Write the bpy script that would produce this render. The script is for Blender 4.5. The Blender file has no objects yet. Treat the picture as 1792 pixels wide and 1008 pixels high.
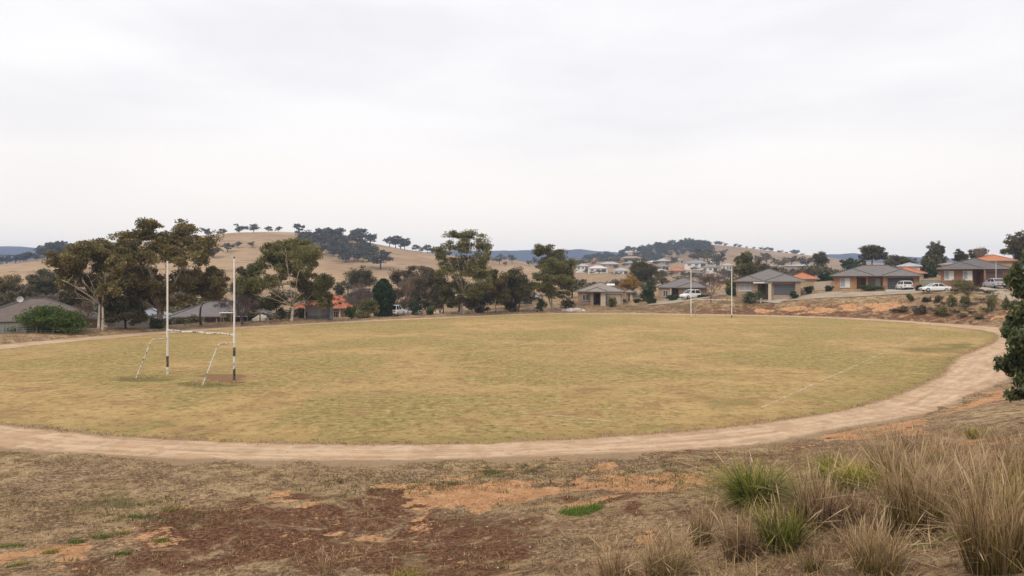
import bpy, bmesh, math, random
import numpy as np
from mathutils import Vector, Matrix

R = math.radians
scene = bpy.context.scene
COL = scene.collection

# ------------------------------------------------------------------ camera
F_PX, HOR, CAM_Z = 1300.0, 487.0, 6.4          # focal length and horizon measured in the 1792 px photograph
cam_data = bpy.data.cameras.new('camera')
cam = bpy.data.objects.new('camera', cam_data)
COL.objects.link(cam)
cam.location = (0, 0, CAM_Z)
cam.rotation_euler = (R(90), 0, 0)
cam_data.sensor_width = 36.0
cam_data.lens = 36.0 * F_PX / 1792.0
cam_data.shift_y = (HOR - 504.0) / 1792.0
cam_data.clip_start = 0.1
cam_data.clip_end = 20000
scene.camera = cam

# ------------------------------------------------------------------ world: overcast over a Nishita base
SUN_EL, SUN_ROT = R(48), R(-150)
world = bpy.data.worlds.new('World')
scene.world = world
world.use_nodes = True
wn, wl = world.node_tree.nodes, world.node_tree.links
wn.clear()
w_out = wn.new('ShaderNodeOutputWorld')
w_bg = wn.new('ShaderNodeBackground')
w_sky = wn.new('ShaderNodeTexSky')
w_sky.sky_type = 'NISHITA'
w_sky.sun_disc = False
w_sky.sun_elevation = SUN_EL
w_sky.sun_rotation = SUN_ROT
w_sky.dust_density = 3.0
w_scale = wn.new('ShaderNodeMixRGB'); w_scale.blend_type = 'MULTIPLY'
w_scale.inputs['Fac'].default_value = 1.0
w_scale.inputs['Color2'].default_value = (0.10, 0.10, 0.10, 1)
wl.new(w_sky.outputs['Color'], w_scale.inputs['Color1'])
w_tc = wn.new('ShaderNodeTexCoord')
w_map = wn.new('ShaderNodeMapping')
w_map.inputs['Scale'].default_value = (1.0, 1.0, 4.2)
w_map.inputs['Rotation'].default_value = (0, R(6), 0)
wl.new(w_tc.outputs['Generated'], w_map.inputs['Vector'])
w_noise = wn.new('ShaderNodeTexNoise')
w_noise.inputs['Scale'].default_value = 1.7
w_noise.inputs['Detail'].default_value = 5
w_noise.inputs['Roughness'].default_value = 0.5
wl.new(w_map.outputs['Vector'], w_noise.inputs['Vector'])
w_ramp = wn.new('ShaderNodeValToRGB')
w_ramp.color_ramp.elements[0].position = 0.36
w_ramp.color_ramp.elements[0].color = (0.855, 0.842, 0.872, 1)
w_ramp.color_ramp.elements[1].position = 0.64
w_ramp.color_ramp.elements[1].color = (1.030, 1.005, 1.000, 1)
wl.new(w_noise.outputs['Fac'], w_ramp.inputs['Fac'])
w_sep = wn.new('ShaderNodeSeparateXYZ')
wl.new(w_tc.outputs['Generated'], w_sep.inputs['Vector'])
w_hr = wn.new('ShaderNodeMapRange')
w_hr.inputs['From Min'].default_value = 0.0
w_hr.inputs['From Max'].default_value = 0.24
w_hr.inputs['To Min'].default_value = 0.9
w_hr.inputs['To Max'].default_value = 0.0
w_hr.interpolation_type = 'SMOOTHSTEP'
wl.new(w_sep.outputs['Z'], w_hr.inputs['Value'])
w_warm = wn.new('ShaderNodeMixRGB')
w_warm.inputs['Color2'].default_value = (1.24, 1.13, 1.02, 1)
wl.new(w_hr.outputs['Result'], w_warm.inputs['Fac'])
wl.new(w_ramp.outputs['Color'], w_warm.inputs['Color1'])
w_mix = wn.new('ShaderNodeMixRGB')
w_mix.inputs['Fac'].default_value = 0.95
wl.new(w_scale.outputs['Color'], w_mix.inputs['Color1'])
wl.new(w_warm.outputs['Color'], w_mix.inputs['Color2'])
wl.new(w_mix.outputs['Color'], w_bg.inputs['Color'])
w_up = wn.new('ShaderNodeMapRange')          # an overcast sky grows brighter towards the zenith
w_up.inputs['From Min'].default_value = 0.0
w_up.inputs['From Max'].default_value = 1.0
w_up.inputs['To Min'].default_value = 0.80
w_up.inputs['To Max'].default_value = 1.10
wl.new(w_sep.outputs['Z'], w_up.inputs['Value'])
wl.new(w_up.outputs['Result'], w_bg.inputs['Strength'])
wl.new(w_bg.outputs['Background'], w_out.inputs['Surface'])

# ------------------------------------------------------------------ sun behind the cloud
sun_data = bpy.data.lights.new('sun', 'SUN')
sun_data.energy = 1.5
sun_data.angle = R(22)
sun_data.color = (1.0, 0.89, 0.74)
sun = bpy.data.objects.new('sun', sun_data)
COL.objects.link(sun)
sun_dir = Vector((math.cos(SUN_EL) * math.sin(SUN_ROT), math.cos(SUN_EL) * math.cos(SUN_ROT), math.sin(SUN_EL)))
sun.rotation_euler = sun_dir.to_track_quat('Z', 'Y').to_euler()
sun.location = (0, 0, 150)

vs = scene.view_settings
vs.view_transform = 'Standard'
vs.look = 'None'
vs.exposure = 0.3
vs.gamma = 1.0
vs.use_curve_mapping = False
scene.render.engine = 'CYCLES'
scene.cycles.use_denoising = True
scene.cycles.max_bounces = 5
scene.cycles.diffuse_bounces = 3
scene.cycles.glossy_bounces = 2
scene.cycles.transmission_bounces = 2
scene.cycles.transparent_max_bounces = 6
scene.cycles.volume_bounces = 0
scene.cycles.caustics_reflective = False
scene.cycles.caustics_refractive = False

# ------------------------------------------------------------------ helpers
def P(px, py, d):
    return Vector(((px - 896.0) / F_PX * d, d, CAM_Z - (py - HOR) / F_PX * d))
def X(px, d):
    return (px - 896.0) / F_PX * d

def vnoise(x, y, seed=0):
    x = np.asarray(x, float); y = np.asarray(y, float)
    xi = np.floor(x).astype(np.int64); yi = np.floor(y).astype(np.int64)
    xf = x - xi; yf = y - yi
    def h(a, b):
        n = (a * 374761393 + b * 668265263 + seed * 982451653) & 0xffffffff
        n = ((n ^ (n >> 13)) * 1274126177) & 0xffffffff
        n = n ^ (n >> 16)
        return (n & 0xffff) / 65535.0
    u = xf * xf * (3 - 2 * xf); v = yf * yf * (3 - 2 * yf)
    return (h(xi, yi) * (1 - u) + h(xi + 1, yi) * u) * (1 - v) + (h(xi, yi + 1) * (1 - u) + h(xi + 1, yi + 1) * u) * v
def fbm(x, y, seed=0, oct=4):
    s = 0; a = 0.5; t = 0
    for o in range(oct):
        s = s + a * vnoise(x * 2 ** o, y * 2 ** o, seed + o * 17); t += a; a *= 0.5
    return s / t
def sstep(a, b, v):
    t = np.clip((np.asarray(v, float) - a) / (b - a), 0, 1)
    return t * t * (3 - 2 * t)

def mesh_np(name, V, F, mats=None, mat_idx=None, smooth=False, attrs=None):
    V = np.asarray(V, np.float32); F = np.asarray(F, np.int32)
    me = bpy.data.meshes.new(name)
    n, k = F.shape
    me.vertices.add(len(V)); me.vertices.foreach_set('co', V.ravel())
    me.loops.add(n * k); me.loops.foreach_set('vertex_index', F.ravel())
    me.polygons.add(n)
    me.polygons.foreach_set('loop_start', np.arange(0, n * k, k, dtype=np.int32))
    if smooth:
        me.polygons.foreach_set('use_smooth', np.ones(n, bool))
    for m in (mats or []):
        me.materials.append(m)
    if mat_idx is not None:
        me.polygons.foreach_set('material_index', np.asarray(mat_idx, np.int32))
    for an, av in (attrs or {}).items():
        av = np.asarray(av, np.float32)
        if av.ndim == 1:
            a = me.attributes.new(an, 'FLOAT', 'POINT'); a.data.foreach_set('value', av)
        else:
            a = me.attributes.new(an, 'FLOAT_COLOR', 'POINT'); a.data.foreach_set('color', av.ravel())
    me.update(calc_edges=True)
    return me

def link(name, data, parent=None):
    o = bpy.data.objects.new(name, data)
    COL.objects.link(o)
    if parent is not None:
        o.parent = parent
    return o
def tag(o, label=None, cat=None, group=None, kind=None):
    if label: o['label'] = label
    if cat: o['category'] = cat
    if group: o['group'] = group
    if kind: o['kind'] = kind
    return o
def thing(name, label, cat, loc=(0, 0, 0), rz=0.0, group=None):
    o = link(name, None)
    o.location = loc; o.rotation_euler = (0, 0, rz)
    return tag(o, label, cat, group)

class MB:
    """collects small shapes; build() links them as one mesh object"""
    def __init__(s):
        s.v = []; s.f = []
    def add(s, vs_, fs_):
        b = len(s.v)
        s.v += [tuple(v) for v in vs_]
        s.f += [tuple(i + b for i in f) for f in fs_]
        return s
    def box(s, x0, x1, y0, y1, z0, z1):
        return s.add([(x0, y0, z0), (x1, y0, z0), (x1, y1, z0), (x0, y1, z0), (x0, y0, z1), (x1, y0, z1), (x1, y1, z1), (x0, y1, z1)],
                     [(0, 3, 2, 1), (4, 5, 6, 7), (0, 1, 5, 4), (1, 2, 6, 5), (2, 3, 7, 6), (3, 0, 4, 7)])
    def tube(s, pts, rad, n=8, cap=True):
        pts = [Vector(p) for p in pts]
        if not hasattr(rad, '__len__'): rad = [rad] * len(pts)
        vs_ = []; fs_ = []
        for i, p in enumerate(pts):
            a = pts[max(i - 1, 0)]; b = pts[min(i + 1, len(pts) - 1)]
            t = (b - a).normalized()
            u = t.cross(Vector((0.31, 0.95, 0.05)) if abs(t.z) > 0.9 else Vector((0, 0, 1))).normalized()
            w = t.cross(u)
            for k in range(n):
                an = 2 * math.pi * k / n
                vs_.append(p + (u * math.cos(an) + w * math.sin(an)) * rad[i])
        for i in range(len(pts) - 1):
            for k in range(n):
                k2 = (k + 1) % n
                fs_.append((i * n + k, i * n + k2, (i + 1) * n + k2, (i + 1) * n + k))
        if cap:
            fs_.append(tuple(range(n - 1, -1, -1)))
            fs_.append(tuple((len(pts) - 1) * n + k for k in range(n)))
        return s.add(vs_, fs_)
    def build(s, name, mat, parent=None, smooth=False, bevel=0):
        me = bpy.data.meshes.new(name)
        me.from_pydata(s.v, [], s.f)
        me.materials.append(mat)
        if smooth:
            me.polygons.foreach_set('use_smooth', [True] * len(me.polygons))
        me.update()
        bm = bmesh.new(); bm.from_mesh(me)
        bmesh.ops.recalc_face_normals(bm, faces=bm.faces)
        if bevel:
            bmesh.ops.bevel(bm, geom=list(bm.edges), offset=bevel, segments=2, affect='EDGES', profile=0.6)
        bm.to_mesh(me); bm.free()
        return link(name, me, parent)

# ------------------------------------------------------------------ materials
def new_mat(name, rough=0.8, spec=0.25):
    m = bpy.data.materials.new(name); m.use_nodes = True
    nt = m.node_tree
    b = nt.nodes['Principled BSDF']
    b.inputs['Roughness'].default_value = rough
    b.inputs['Specular IOR Level'].default_value = spec
    return m, nt, b
def N(nt, typ, **kw):
    n = nt.nodes.new(typ)
    for k, v in kw.items():
        if k in n.inputs: n.inputs[k].default_value = v
        else: setattr(n, k, v)
    return n
def L(nt, a, b): nt.links.new(a, b)
def coords(nt, scale=(1, 1, 1)):
    tc = N(nt, 'ShaderNodeTexCoord')
    mp = N(nt, 'ShaderNodeMapping'); mp.inputs['Scale'].default_value = scale
    L(nt, tc.outputs['Object'], mp.inputs['Vector'])
    return mp.outputs['Vector']
def noise(nt, vec, scale, detail=4, rough=0.55, dist=0.0):
    n = N(nt, 'ShaderNodeTexNoise', Scale=scale, Detail=detail, Roughness=rough, Distortion=dist)
    L(nt, vec, n.inputs['Vector'])
    return n.outputs['Fac']
def ramp(nt, fac, stops):
    r = N(nt, 'ShaderNodeValToRGB')
    el = r.color_ramp.elements
    while len(el) < len(stops): el.new(0.5)
    for e, (p, c) in zip(el, stops):
        e.position = p; e.color = (c[0], c[1], c[2], 1)
    L(nt, fac, r.inputs['Fac'])
    return r.outputs['Color']
def mixc(nt, fac, a, b, mode='MIX'):
    m = N(nt, 'ShaderNodeMixRGB', blend_type=mode)
    for s, v in (('Fac', fac), ('Color1', a), ('Color2', b)):
        if hasattr(v, 'is_output'): L(nt, v, m.inputs[s])
        elif s == 'Fac': m.inputs[s].default_value = v
        else: m.inputs[s].default_value = (v[0], v[1], v[2], 1)
    return m.outputs['Color']
def mth(nt, op, a, b=0.0, clamp=False):
    m = N(nt, 'ShaderNodeMath', operation=op); m.use_clamp = clamp
    for i, v in enumerate((a, b)):
        if hasattr(v, 'is_output'): L(nt, v, m.inputs[i])
        else: m.inputs[i].default_value = v
    return m.outputs[0]
def mrange(nt, v, a, b, c=0.0, d=1.0):
    m = N(nt, 'ShaderNodeMapRange', interpolation_type='SMOOTHSTEP')
    L(nt, v, m.inputs['Value'])
    for k, q in (('From Min', a), ('From Max', b), ('To Min', c), ('To Max', d)): m.inputs[k].default_value = q
    return m.outputs['Result']
def bump(nt, b, h, strength=0.5, dist=0.05):
    n = N(nt, 'ShaderNodeBump', Strength=strength, Distance=dist)
    L(nt, h, n.inputs['Height']); L(nt, n.outputs['Normal'], b.inputs['Normal'])
def attr(nt, name, out='Fac'):
    a = N(nt, 'ShaderNodeAttribute', attribute_name=name)
    return a.outputs[out]

def plain(name, c, rough=0.7, spec=0.3, var=0.12, scale=3.0, bstr=0.0):
    m, nt, b = new_mat(name, rough, spec)
    v = coords(nt)
    n = noise(nt, v, scale, 5, 0.6)
    lo = tuple(x * (1 - var) for x in c); hi = tuple(min(1, x * (1 + var)) for x in c)
    L(nt, ramp(nt, n, [(0.3, lo), (0.7, hi)]), b.inputs['Base Color'])
    if bstr: bump(nt, b, n, bstr, 0.02)
    return m
def leaf_mat(name, lo, mid, hi):
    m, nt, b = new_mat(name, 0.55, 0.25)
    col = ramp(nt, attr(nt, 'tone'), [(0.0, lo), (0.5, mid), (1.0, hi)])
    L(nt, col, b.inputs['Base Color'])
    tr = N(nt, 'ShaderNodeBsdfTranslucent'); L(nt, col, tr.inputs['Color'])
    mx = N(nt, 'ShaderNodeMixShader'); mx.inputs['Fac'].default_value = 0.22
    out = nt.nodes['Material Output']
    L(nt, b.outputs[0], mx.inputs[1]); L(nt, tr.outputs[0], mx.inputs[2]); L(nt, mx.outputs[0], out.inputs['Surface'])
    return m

LEAF = {
    'olive': leaf_mat('leaf_olive', (.060, .049, .016), (.158, .126, .044), (.330, .262, .105)),
    'green': leaf_mat('leaf_green', (.052, .054, .016), (.140, .132, .040), (.290, .258, .090)),
    'dark': leaf_mat('leaf_dark', (.040, .038, .015), (.092, .080, .032), (.180, .150, .064)),
    'bright': leaf_mat('leaf_bright', (.028, .050, .008), (.062, .100, .014), (.150, .185, .026)),
    'deep': leaf_mat('leaf_deep', (.014, .028, .009), (.030, .052, .016), (.060, .088, .028)),
    'brown': leaf_mat('leaf_brown', (0.072, 0.057, 0.031), (0.116, 0.091, 0.051), (0.176, 0.138, 0.079)),
    'yellow': leaf_mat('leaf_yellow', (.20, .115, .03), (.34, .20, .05), (.46, .30, .09)),
    'blossom': leaf_mat('leaf_blossom', (.30, .26, .22), (.45, .40, .34), (.60, .55, .48)),
    'hill': leaf_mat('leaf_hill', (.036, .034, .018), (.066, .060, .032), (.115, .098, .054)),
    'hedge': leaf_mat('leaf_hedge', (.018, .034, .010), (.040, .064, .018), (.080, .110, .030)),
    'shrub': leaf_mat('leaf_shrub', (.030, .044, .020), (.078, .098, .042), (.190, .200, .090)),
}
def bark_mat(name, lo, hi, scale=5.0):
    m, nt, b = new_mat(name, 0.85, 0.15)
    v = coords(nt, (1, 1, 0.35))
    n = noise(nt, v, scale, 6, 0.65, 0.4)
    L(nt, ramp(nt, n, [(0.32, lo), (0.62, hi)]), b.inputs['Base Color'])
    bump(nt, b, n, 0.5, 0.03)
    return m
BARK = {
    'pale': bark_mat('bark_pale', (.26, .20, .155), (.66, .58, .49)),
    'grey': bark_mat('bark_grey', (.12, .095, .075), (.40, .335, .275)),
    'dark': bark_mat('bark_dark', (.035, .028, .022), (.085, .067, .053)),
    'purple': bark_mat('bark_purple', (.085, .060, .055), (.165, .122, .115)),
    'tan': bark_mat('bark_tan', (.14, .098, .070), (.27, .195, .145)),
}

# ------------------------------------------------------------------ the oval: inner (grass) and outer edge of the dirt track, in metres
INNER = [(-46, 66.7), (-42, 80.8), (-36.3, 91.6), (-30.3, 99.6), (-21.5, 109), (-7.1, 121.8), (0.4, 128), (10.6, 132.5), (20.8, 132.5), (31, 128.6),
         (42, 125), (49.5, 120), (54.5, 112), (57.2, 103), (57.6, 94), (55.5, 85.5), (48.5, 75), (40.5, 65.5), (35, 59), (28.9, 50), (23.4, 43.4), (17.6, 37.4), (12.1, 33.6),
         (7.7, 31.4), (4.7, 30.3), (0.1, 29.2), (-4.3, 28.7), (-8.8, 28.9), (-13.5, 29.6), (-17.6, 30.7), (-22.7, 32.9), (-33, 38.5), (-42, 47), (-47, 57)]
OUTER = [(-49.6, 72), (-44.6, 85.8), (-38.2, 96.2), (-31.4, 103.2), (-22.3, 113.4), (-7.4, 126), (0.4, 133), (11, 137.2), (21.6, 137.3), (32.2, 133.6),
         (43.5, 130), (52, 124), (58, 115.5), (61.5, 106), (64.0, 97), (63, 88), (56.5, 77), (46.5, 64), (39, 55.5), (33.2, 49), (27.5, 43), (20.6, 36), (14.6, 32), (10.4, 29.2),
         (7.6, 28), (4.3, 27.3), (0.1, 26.5), (-4.9, 26.1), (-8.9, 26.1), (-12.1, 26.4), (-15.6, 27.2), (-20.4, 28.4), (-33, 33.5), (-45, 42), (-51.5, 52), (-52.5, 63)]
def spline(pts, m):
    p = np.array(pts, float); n = len(p); out = []
    for i in range(n):
        a, b, c, d = p[i - 1], p[i], p[(i + 1) % n], p[(i + 2) % n]
        for t in np.linspace(0, 1, m, endpoint=False):
            out.append(0.5 * (2 * b + (c - a) * t + (2 * a - 5 * b + 4 * c - d) * t * t + (3 * b - a - 3 * c + d) * t ** 3))
    return np.array(out)
CEN = np.array([6.0, 82.0])
def polar(poly):
    d = poly - CEN
    th = np.arctan2(d[:, 1], d[:, 0]); r = np.hypot(d[:, 0], d[:, 1])
    o = np.argsort(th)
    return th[o], r[o]
_ti, _ri = polar(spline(INNER, 12)); _to, _ro = polar(spline(OUTER, 12))
def rad_in(th): return np.interp(th, _ti, _ri, period=2 * math.pi)
def rad_out(th): return np.interp(th, _to, _ro, period=2 * math.pi)
OUT_POLY = spline(OUTER, 4)
def sdist(x, y):
    """distance outside the outer track edge, negative inside"""
    x = np.asarray(x, float).ravel(); y = np.asarray(y, float).ravel()
    A = OUT_POLY; B = np.roll(A, -1, axis=0); D = B - A; LL = (D ** 2).sum(1)
    best = np.full(len(x), 1e18)
    for a, d, l in zip(A, D, LL):
        t = np.clip(((x - a[0]) * d[0] + (y - a[1]) * d[1]) / l, 0, 1)
        best = np.minimum(best, (x - a[0] - t * d[0]) ** 2 + (y - a[1] - t * d[1]) ** 2)
    th = np.arctan2(y - CEN[1], x - CEN[0]); r = np.hypot(x - CEN[0], y - CEN[1])
    return np.where(r < rad_out(th), -1, 1) * np.sqrt(best)

# ------------------------------------------------------------------ ground heights
CTRL = [(-10.2, 14.7, .5), (-4.3, 14, .8), (0, 12.7, 1.3), (2.6, 11.2, 1.9), (4.4, 9.5, 2.6), (5.4, 8.3, 3.2), (9.4, 13.6, 2.6), (5.3, 16.3, 1.55),
        (17, 24.7, 1.6), (14.2, 26.2, .7), (1.8, 21.8, .3), (-6, 21, .2), (-14, 21, .2), (0, 0, 4.7), (-10, 0, 3.4), (10, 0, 5.2), (0, -20, 6), (-20, 5, 2.2), (-20, 15, .6), (-30, 20, .5),
        (-40, 25, .5), (20, 10, 4.2), (30, 30, 3.2), (22, 30, 1.4), (45, 45, 3.6), (60, 60, 4.2), (75, 80, 4.5), (25, 20, 3.2), (-40, -20, 3), (40, -20, 6), (80, 20, 6), (-80, 20, 1),
        (79, 115, 4.4), (73, 108, 3.0), (69, 100, 1.4), (72, 88, 3.0), (70, 117, 3.8), (66.5, 112, 2.2), (65.4, 131, 3.75), (69.6, 128.3, 3.95), (73, 123.8, 4.2), (75.4, 121.5, 4.8), (62.5, 117, 1.9), (62.4, 133, 3.5), (59, 126.5, 1.4),
        (54, 139, 2.9), (51, 132, 1.0), (45, 144, 2.3), (43, 137, .8), (34, 146, 1.9), (33, 140, .5), (23, 147, .8), (16, 144, .35), (8, 146, .5), (0, 142, .3),
        (60, 138, 4.05), (74, 137, 4.4), (67, 150, 4.5), (42, 143, 3.2), (56, 143, 3.4), (49, 156, 3.7), (71, 131, 4.25), (84, 125, 5.0), (78, 138, 5.3), (92, 118, 5.2),
        (28, 153, 2.0), (42, 153, 2.3), (35, 166, 2.6), (10, 149, 1.2), (25, 149, 1.3), (17, 163, 1.6),
        (-54, 77, .45), (-49, 91, .4), (-41, 102, .35), (-32, 112, .3), (-14, 129, .25), (-68, 92, -1.3), (-55, 108, -1.4), (-42, 120, -1.4), (-27, 131, -1.2), (-10, 148, -.6), (-80, 100, -1.5), (-60, 120, -1.5), (-40, 140, -1.5), (-20, 160, -1), (0, 180, .5), (-90, 60, .4),
        (-100, 150, -1.5), (-60, 180, -1), (30, 200, 3.2), (60, 200, 5.0), (100, 180, 7), (120, 120, 7), (100, 80, 5.6), (0, 260, 2), (100, 260, 5), (-100, 260, 1), (-200, 200, 1), (200, 200, 7),
        (-200, 50, 1), (200, 50, 7)]
_edge = spline(OUTER, 2)[::2]
_C = np.array(CTRL + [(a, b, 0.04) for a, b in _edge] + [(CEN[0] + (a - CEN[0]) * .7, CEN[1] + (b - CEN[1]) * .7, -.2) for a, b in _edge[::3]])
_c2 = 9.0
_A = np.sqrt(((_C[:, None, :2] - _C[None, :, :2]) ** 2).sum(2) + _c2)
_n = len(_C)
_S = np.zeros((_n + 1, _n + 1)); _S[:_n, :_n] = _A - np.eye(_n) * 0.15; _S[:_n, _n] = 1; _S[_n, :_n] = 1
_w = np.linalg.solve(_S, np.append(_C[:, 2], 0))
def far_z(x, y):
    town = np.interp(y, [230, 320, 425, 500, 585, 650, 760, 1000, 1300], [0, 1.2, 4.4, 8.4, 13.8, 17.4, 18, 12, 4]) * np.exp(-(np.clip(np.abs(x - 130) - 70, 0, 1e9) / 90.0) ** 2)
    return 1.0 + town + 2.4 * sstep(20, 120, x) + 3.0 * sstep(300, 1200, y)
_Cf = _C.astype(np.float32); _wf = _w[:_n].astype(np.float32)
def gz(x, y, relief=True):
    sh = np.shape(x)
    x = np.asarray(x, float).ravel(); y = np.asarray(y, float).ravel()
    out = far_z(x, y)
    dist = np.hypot(x - 20, y - 60)
    I = np.nonzero(dist < 262)[0]
    if len(I):
        xn, yn = x[I], y[I]; z = np.zeros(len(I))
        for i in range(0, len(I), 8000):
            xs = xn[i:i + 8000].astype(np.float32); ys = yn[i:i + 8000].astype(np.float32)
            z[i:i + 8000] = np.sqrt((xs[:, None] - _Cf[None, :, 0]) ** 2 + (ys[:, None] - _Cf[None, :, 1]) ** 2 + np.float32(_c2)) @ _wf + _w[_n]
        k = sstep(170, 260, dist[I])
        z = z * (1 - k) + out[I] * k
        s = np.full(len(I), 50.0)
        near = dist[I] < 125
        s[near] = sdist(xn[near], yn[near])
        o = np.maximum(z, np.where(s < 8, 0.06 + 0.02 * np.clip(s, 0, 5), -9))
        if relief:
            o[near] += ((fbm(xn[near] * .35, yn[near] * .35, 11, 3) - .5) * .22 + (fbm(xn[near] * 1.7, yn[near] * 1.7, 12, 3) - .5) * .09) * sstep(0.3, 3, s[near])
        e = np.abs(s) < 4
        inside = (s < 0).astype(float)
        inside[e] = sstep(1.2, -0.6, s[e] + (fbm(xn[e] * .7, yn[e] * .7, 5, 3) - .5) * 3.0)
        out[I] = o * (1 - inside) - 0.22 * inside
    return out.reshape(sh) if sh else float(out[0])
def G(x, y): return float(gz(np.array([x]), np.array([y]))[0])

def proj(x, y, z):
    return 896 + F_PX * x / np.maximum(y, .5), HOR + F_PX * (CAM_Z - z) / np.maximum(y, .5)

def axis(segs):
    out = [segs[0][0]]
    for a, b, s0, s1 in segs:
        p = a
        while p < b - 1e-6:
            t = (p - a) / (b - a)
            p = min(b, p + s0 * (s1 / s0) ** t)
            out.append(p)
    return np.array(out)
xp = axis([(0, 20, .2, .22), (20, 90, .28, 1.2), (90, 2700, 1.4, 180)])
xs_ = np.concatenate([-xp[:0:-1], xp])
ys_ = axis([(-80, 5, 6, .5), (5, 30, .18, .22), (30, 165, .28, 1.0), (165, 2300, 1.1, 120)])
GX, GY = np.meshgrid(xs_, ys_)
GZ = gz(GX, GY)
nx, ny = len(xs_), len(ys_)
idx = np.arange(nx * ny).reshape(ny, nx)
GF = np.stack([idx[:-1, :-1], idx[:-1, 1:], idx[1:, 1:], idx[1:, :-1]], -1).reshape(-1, 4)

# where bare clay, dark litter and green growth lie (centre and size given by where they show on the ground)
def blobs(px, py, ell):
    m = np.zeros(px.shape)
    for cx, cy, rx, ry, w in ell:
        m = np.maximum(m, w * np.clip(1.45 - np.sqrt(((px - cx) / rx) ** 2 + ((py - cy) / ry) ** 2), 0, 1))
    return m
def strip(px, py, pts, r, w):
    m = np.zeros(px.shape)
    for (ax, ay), (bx, by) in zip(pts, pts[1:]):
        l = (bx - ax) ** 2 + (by - ay) ** 2
        t = np.clip(((px - ax) * (bx - ax) + (py - ay) * (by - ay)) / l, 0, 1)
        m = np.maximum(m, w * np.clip(1.45 - np.hypot(px - ax - t * (bx - ax), py - ay - t * (by - ay)) / r, 0, 1))
    return m
gpx, gpy = proj(GX.ravel(), GY.ravel(), GZ.ravel())
_wx = (fbm(GX.ravel() * .6, GY.ravel() * .6, 81, 5) - .5); _wy = (fbm(GX.ravel() * .6, GY.ravel() * .6, 83, 5) - .5)
gpx = gpx + _wx * 6500 / np.clip(GY.ravel(), 8, 400); gpy = gpy + _wy * 1900 / np.clip(GY.ravel(), 8, 400)
front = (GY.ravel() > 4)
m_or = blobs(gpx, gpy, [(700, 858, 75, 14, .95), (770, 880, 130, 10, .8), (860, 860, 120, 18, .95), (960, 860, 100, 15, 1), (1090, 844, 110, 15, 1.15), (1040, 854, 100, 11, 1.1), (383, 903, 26, 9, .8), (482, 884, 28, 8, .8),
                        (60, 985, 130, 26, .65), (240, 955, 40, 9, .5), (1170, 945, 70, 14, .6), (1260, 925, 40, 8, .5), (1000, 985, 40, 10, .5), (1690, 775, 110, 12, .7), (1130, 1000, 60, 12, .6), (720, 908, 50, 6, .6), (900, 820, 160, 8, .55),
                        (1640, 885, 40, 10, .55), (1620, 965, 60, 10, .4), (600, 930, 330, 60, .30), (200, 940, 170, 30, .36), (1000, 925, 200, 40, .30), (1350, 800, 200, 14, .34),
                        (1335, 544, 16, 5, .9), (1388, 541, 26, 6, .9), (1440, 543, 28, 5, .75), (1487, 540, 24, 7, 1), (1548, 537, 34, 8, 1), (1565, 530, 18, 4, .9), (1630, 548, 20, 4, .4), (1690, 548, 25, 4, .4)])
m_or = np.maximum(m_or, strip(gpx, gpy, [(1420, 775), (1520, 756), (1610, 742), (1680, 715), (1790, 680)], 7, .85))
m_or = np.maximum(m_or, strip(gpx, gpy, [(1742, 556), (1800, 538)], 3.5, 1.0))
m_dk = blobs(gpx, gpy, [(470, 925, 220, 42, .72), (640, 890, 170, 26, .62), (330, 965, 150, 36, .66), (760, 935, 210, 38, .62), (620, 965, 300, 38, .64), (1620, 900, 240, 70, .45), (1420, 940, 200, 60, .5), (950, 950, 170, 50, .42), (1100, 880, 170, 20, .40), (250, 1000, 200, 20, .5), (1280, 800, 170, 14, .5), (1400, 546, 340, 16, .55), (1650, 556, 150, 16, .52), (1750, 545, 60, 20, .40)])
m_gr = blobs(gpx, gpy, [(230, 885, 50, 16, .7), (300, 915, 60, 12, .6), (40, 975, 60, 16, .5), (880, 826, 60, 8, .75), (780, 850, 60, 8, .5), (380, 820, 60, 8, .45), (60, 800, 70, 8, .5), (1480, 740, 110, 10, .55), (1640, 735, 60, 9, .45), (1015, 893, 34, 7, .9), (700, 905, 50, 8, .3),
                        (1290, 530, 60, 4, .6), (1200, 536, 70, 4, .6), (1110, 540, 60, 4, .6)])
for m in (m_or, m_dk, m_gr): m *= front
gmask = np.stack([m_or, m_dk, m_gr, np.ones_like(m_or)], -1)

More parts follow.
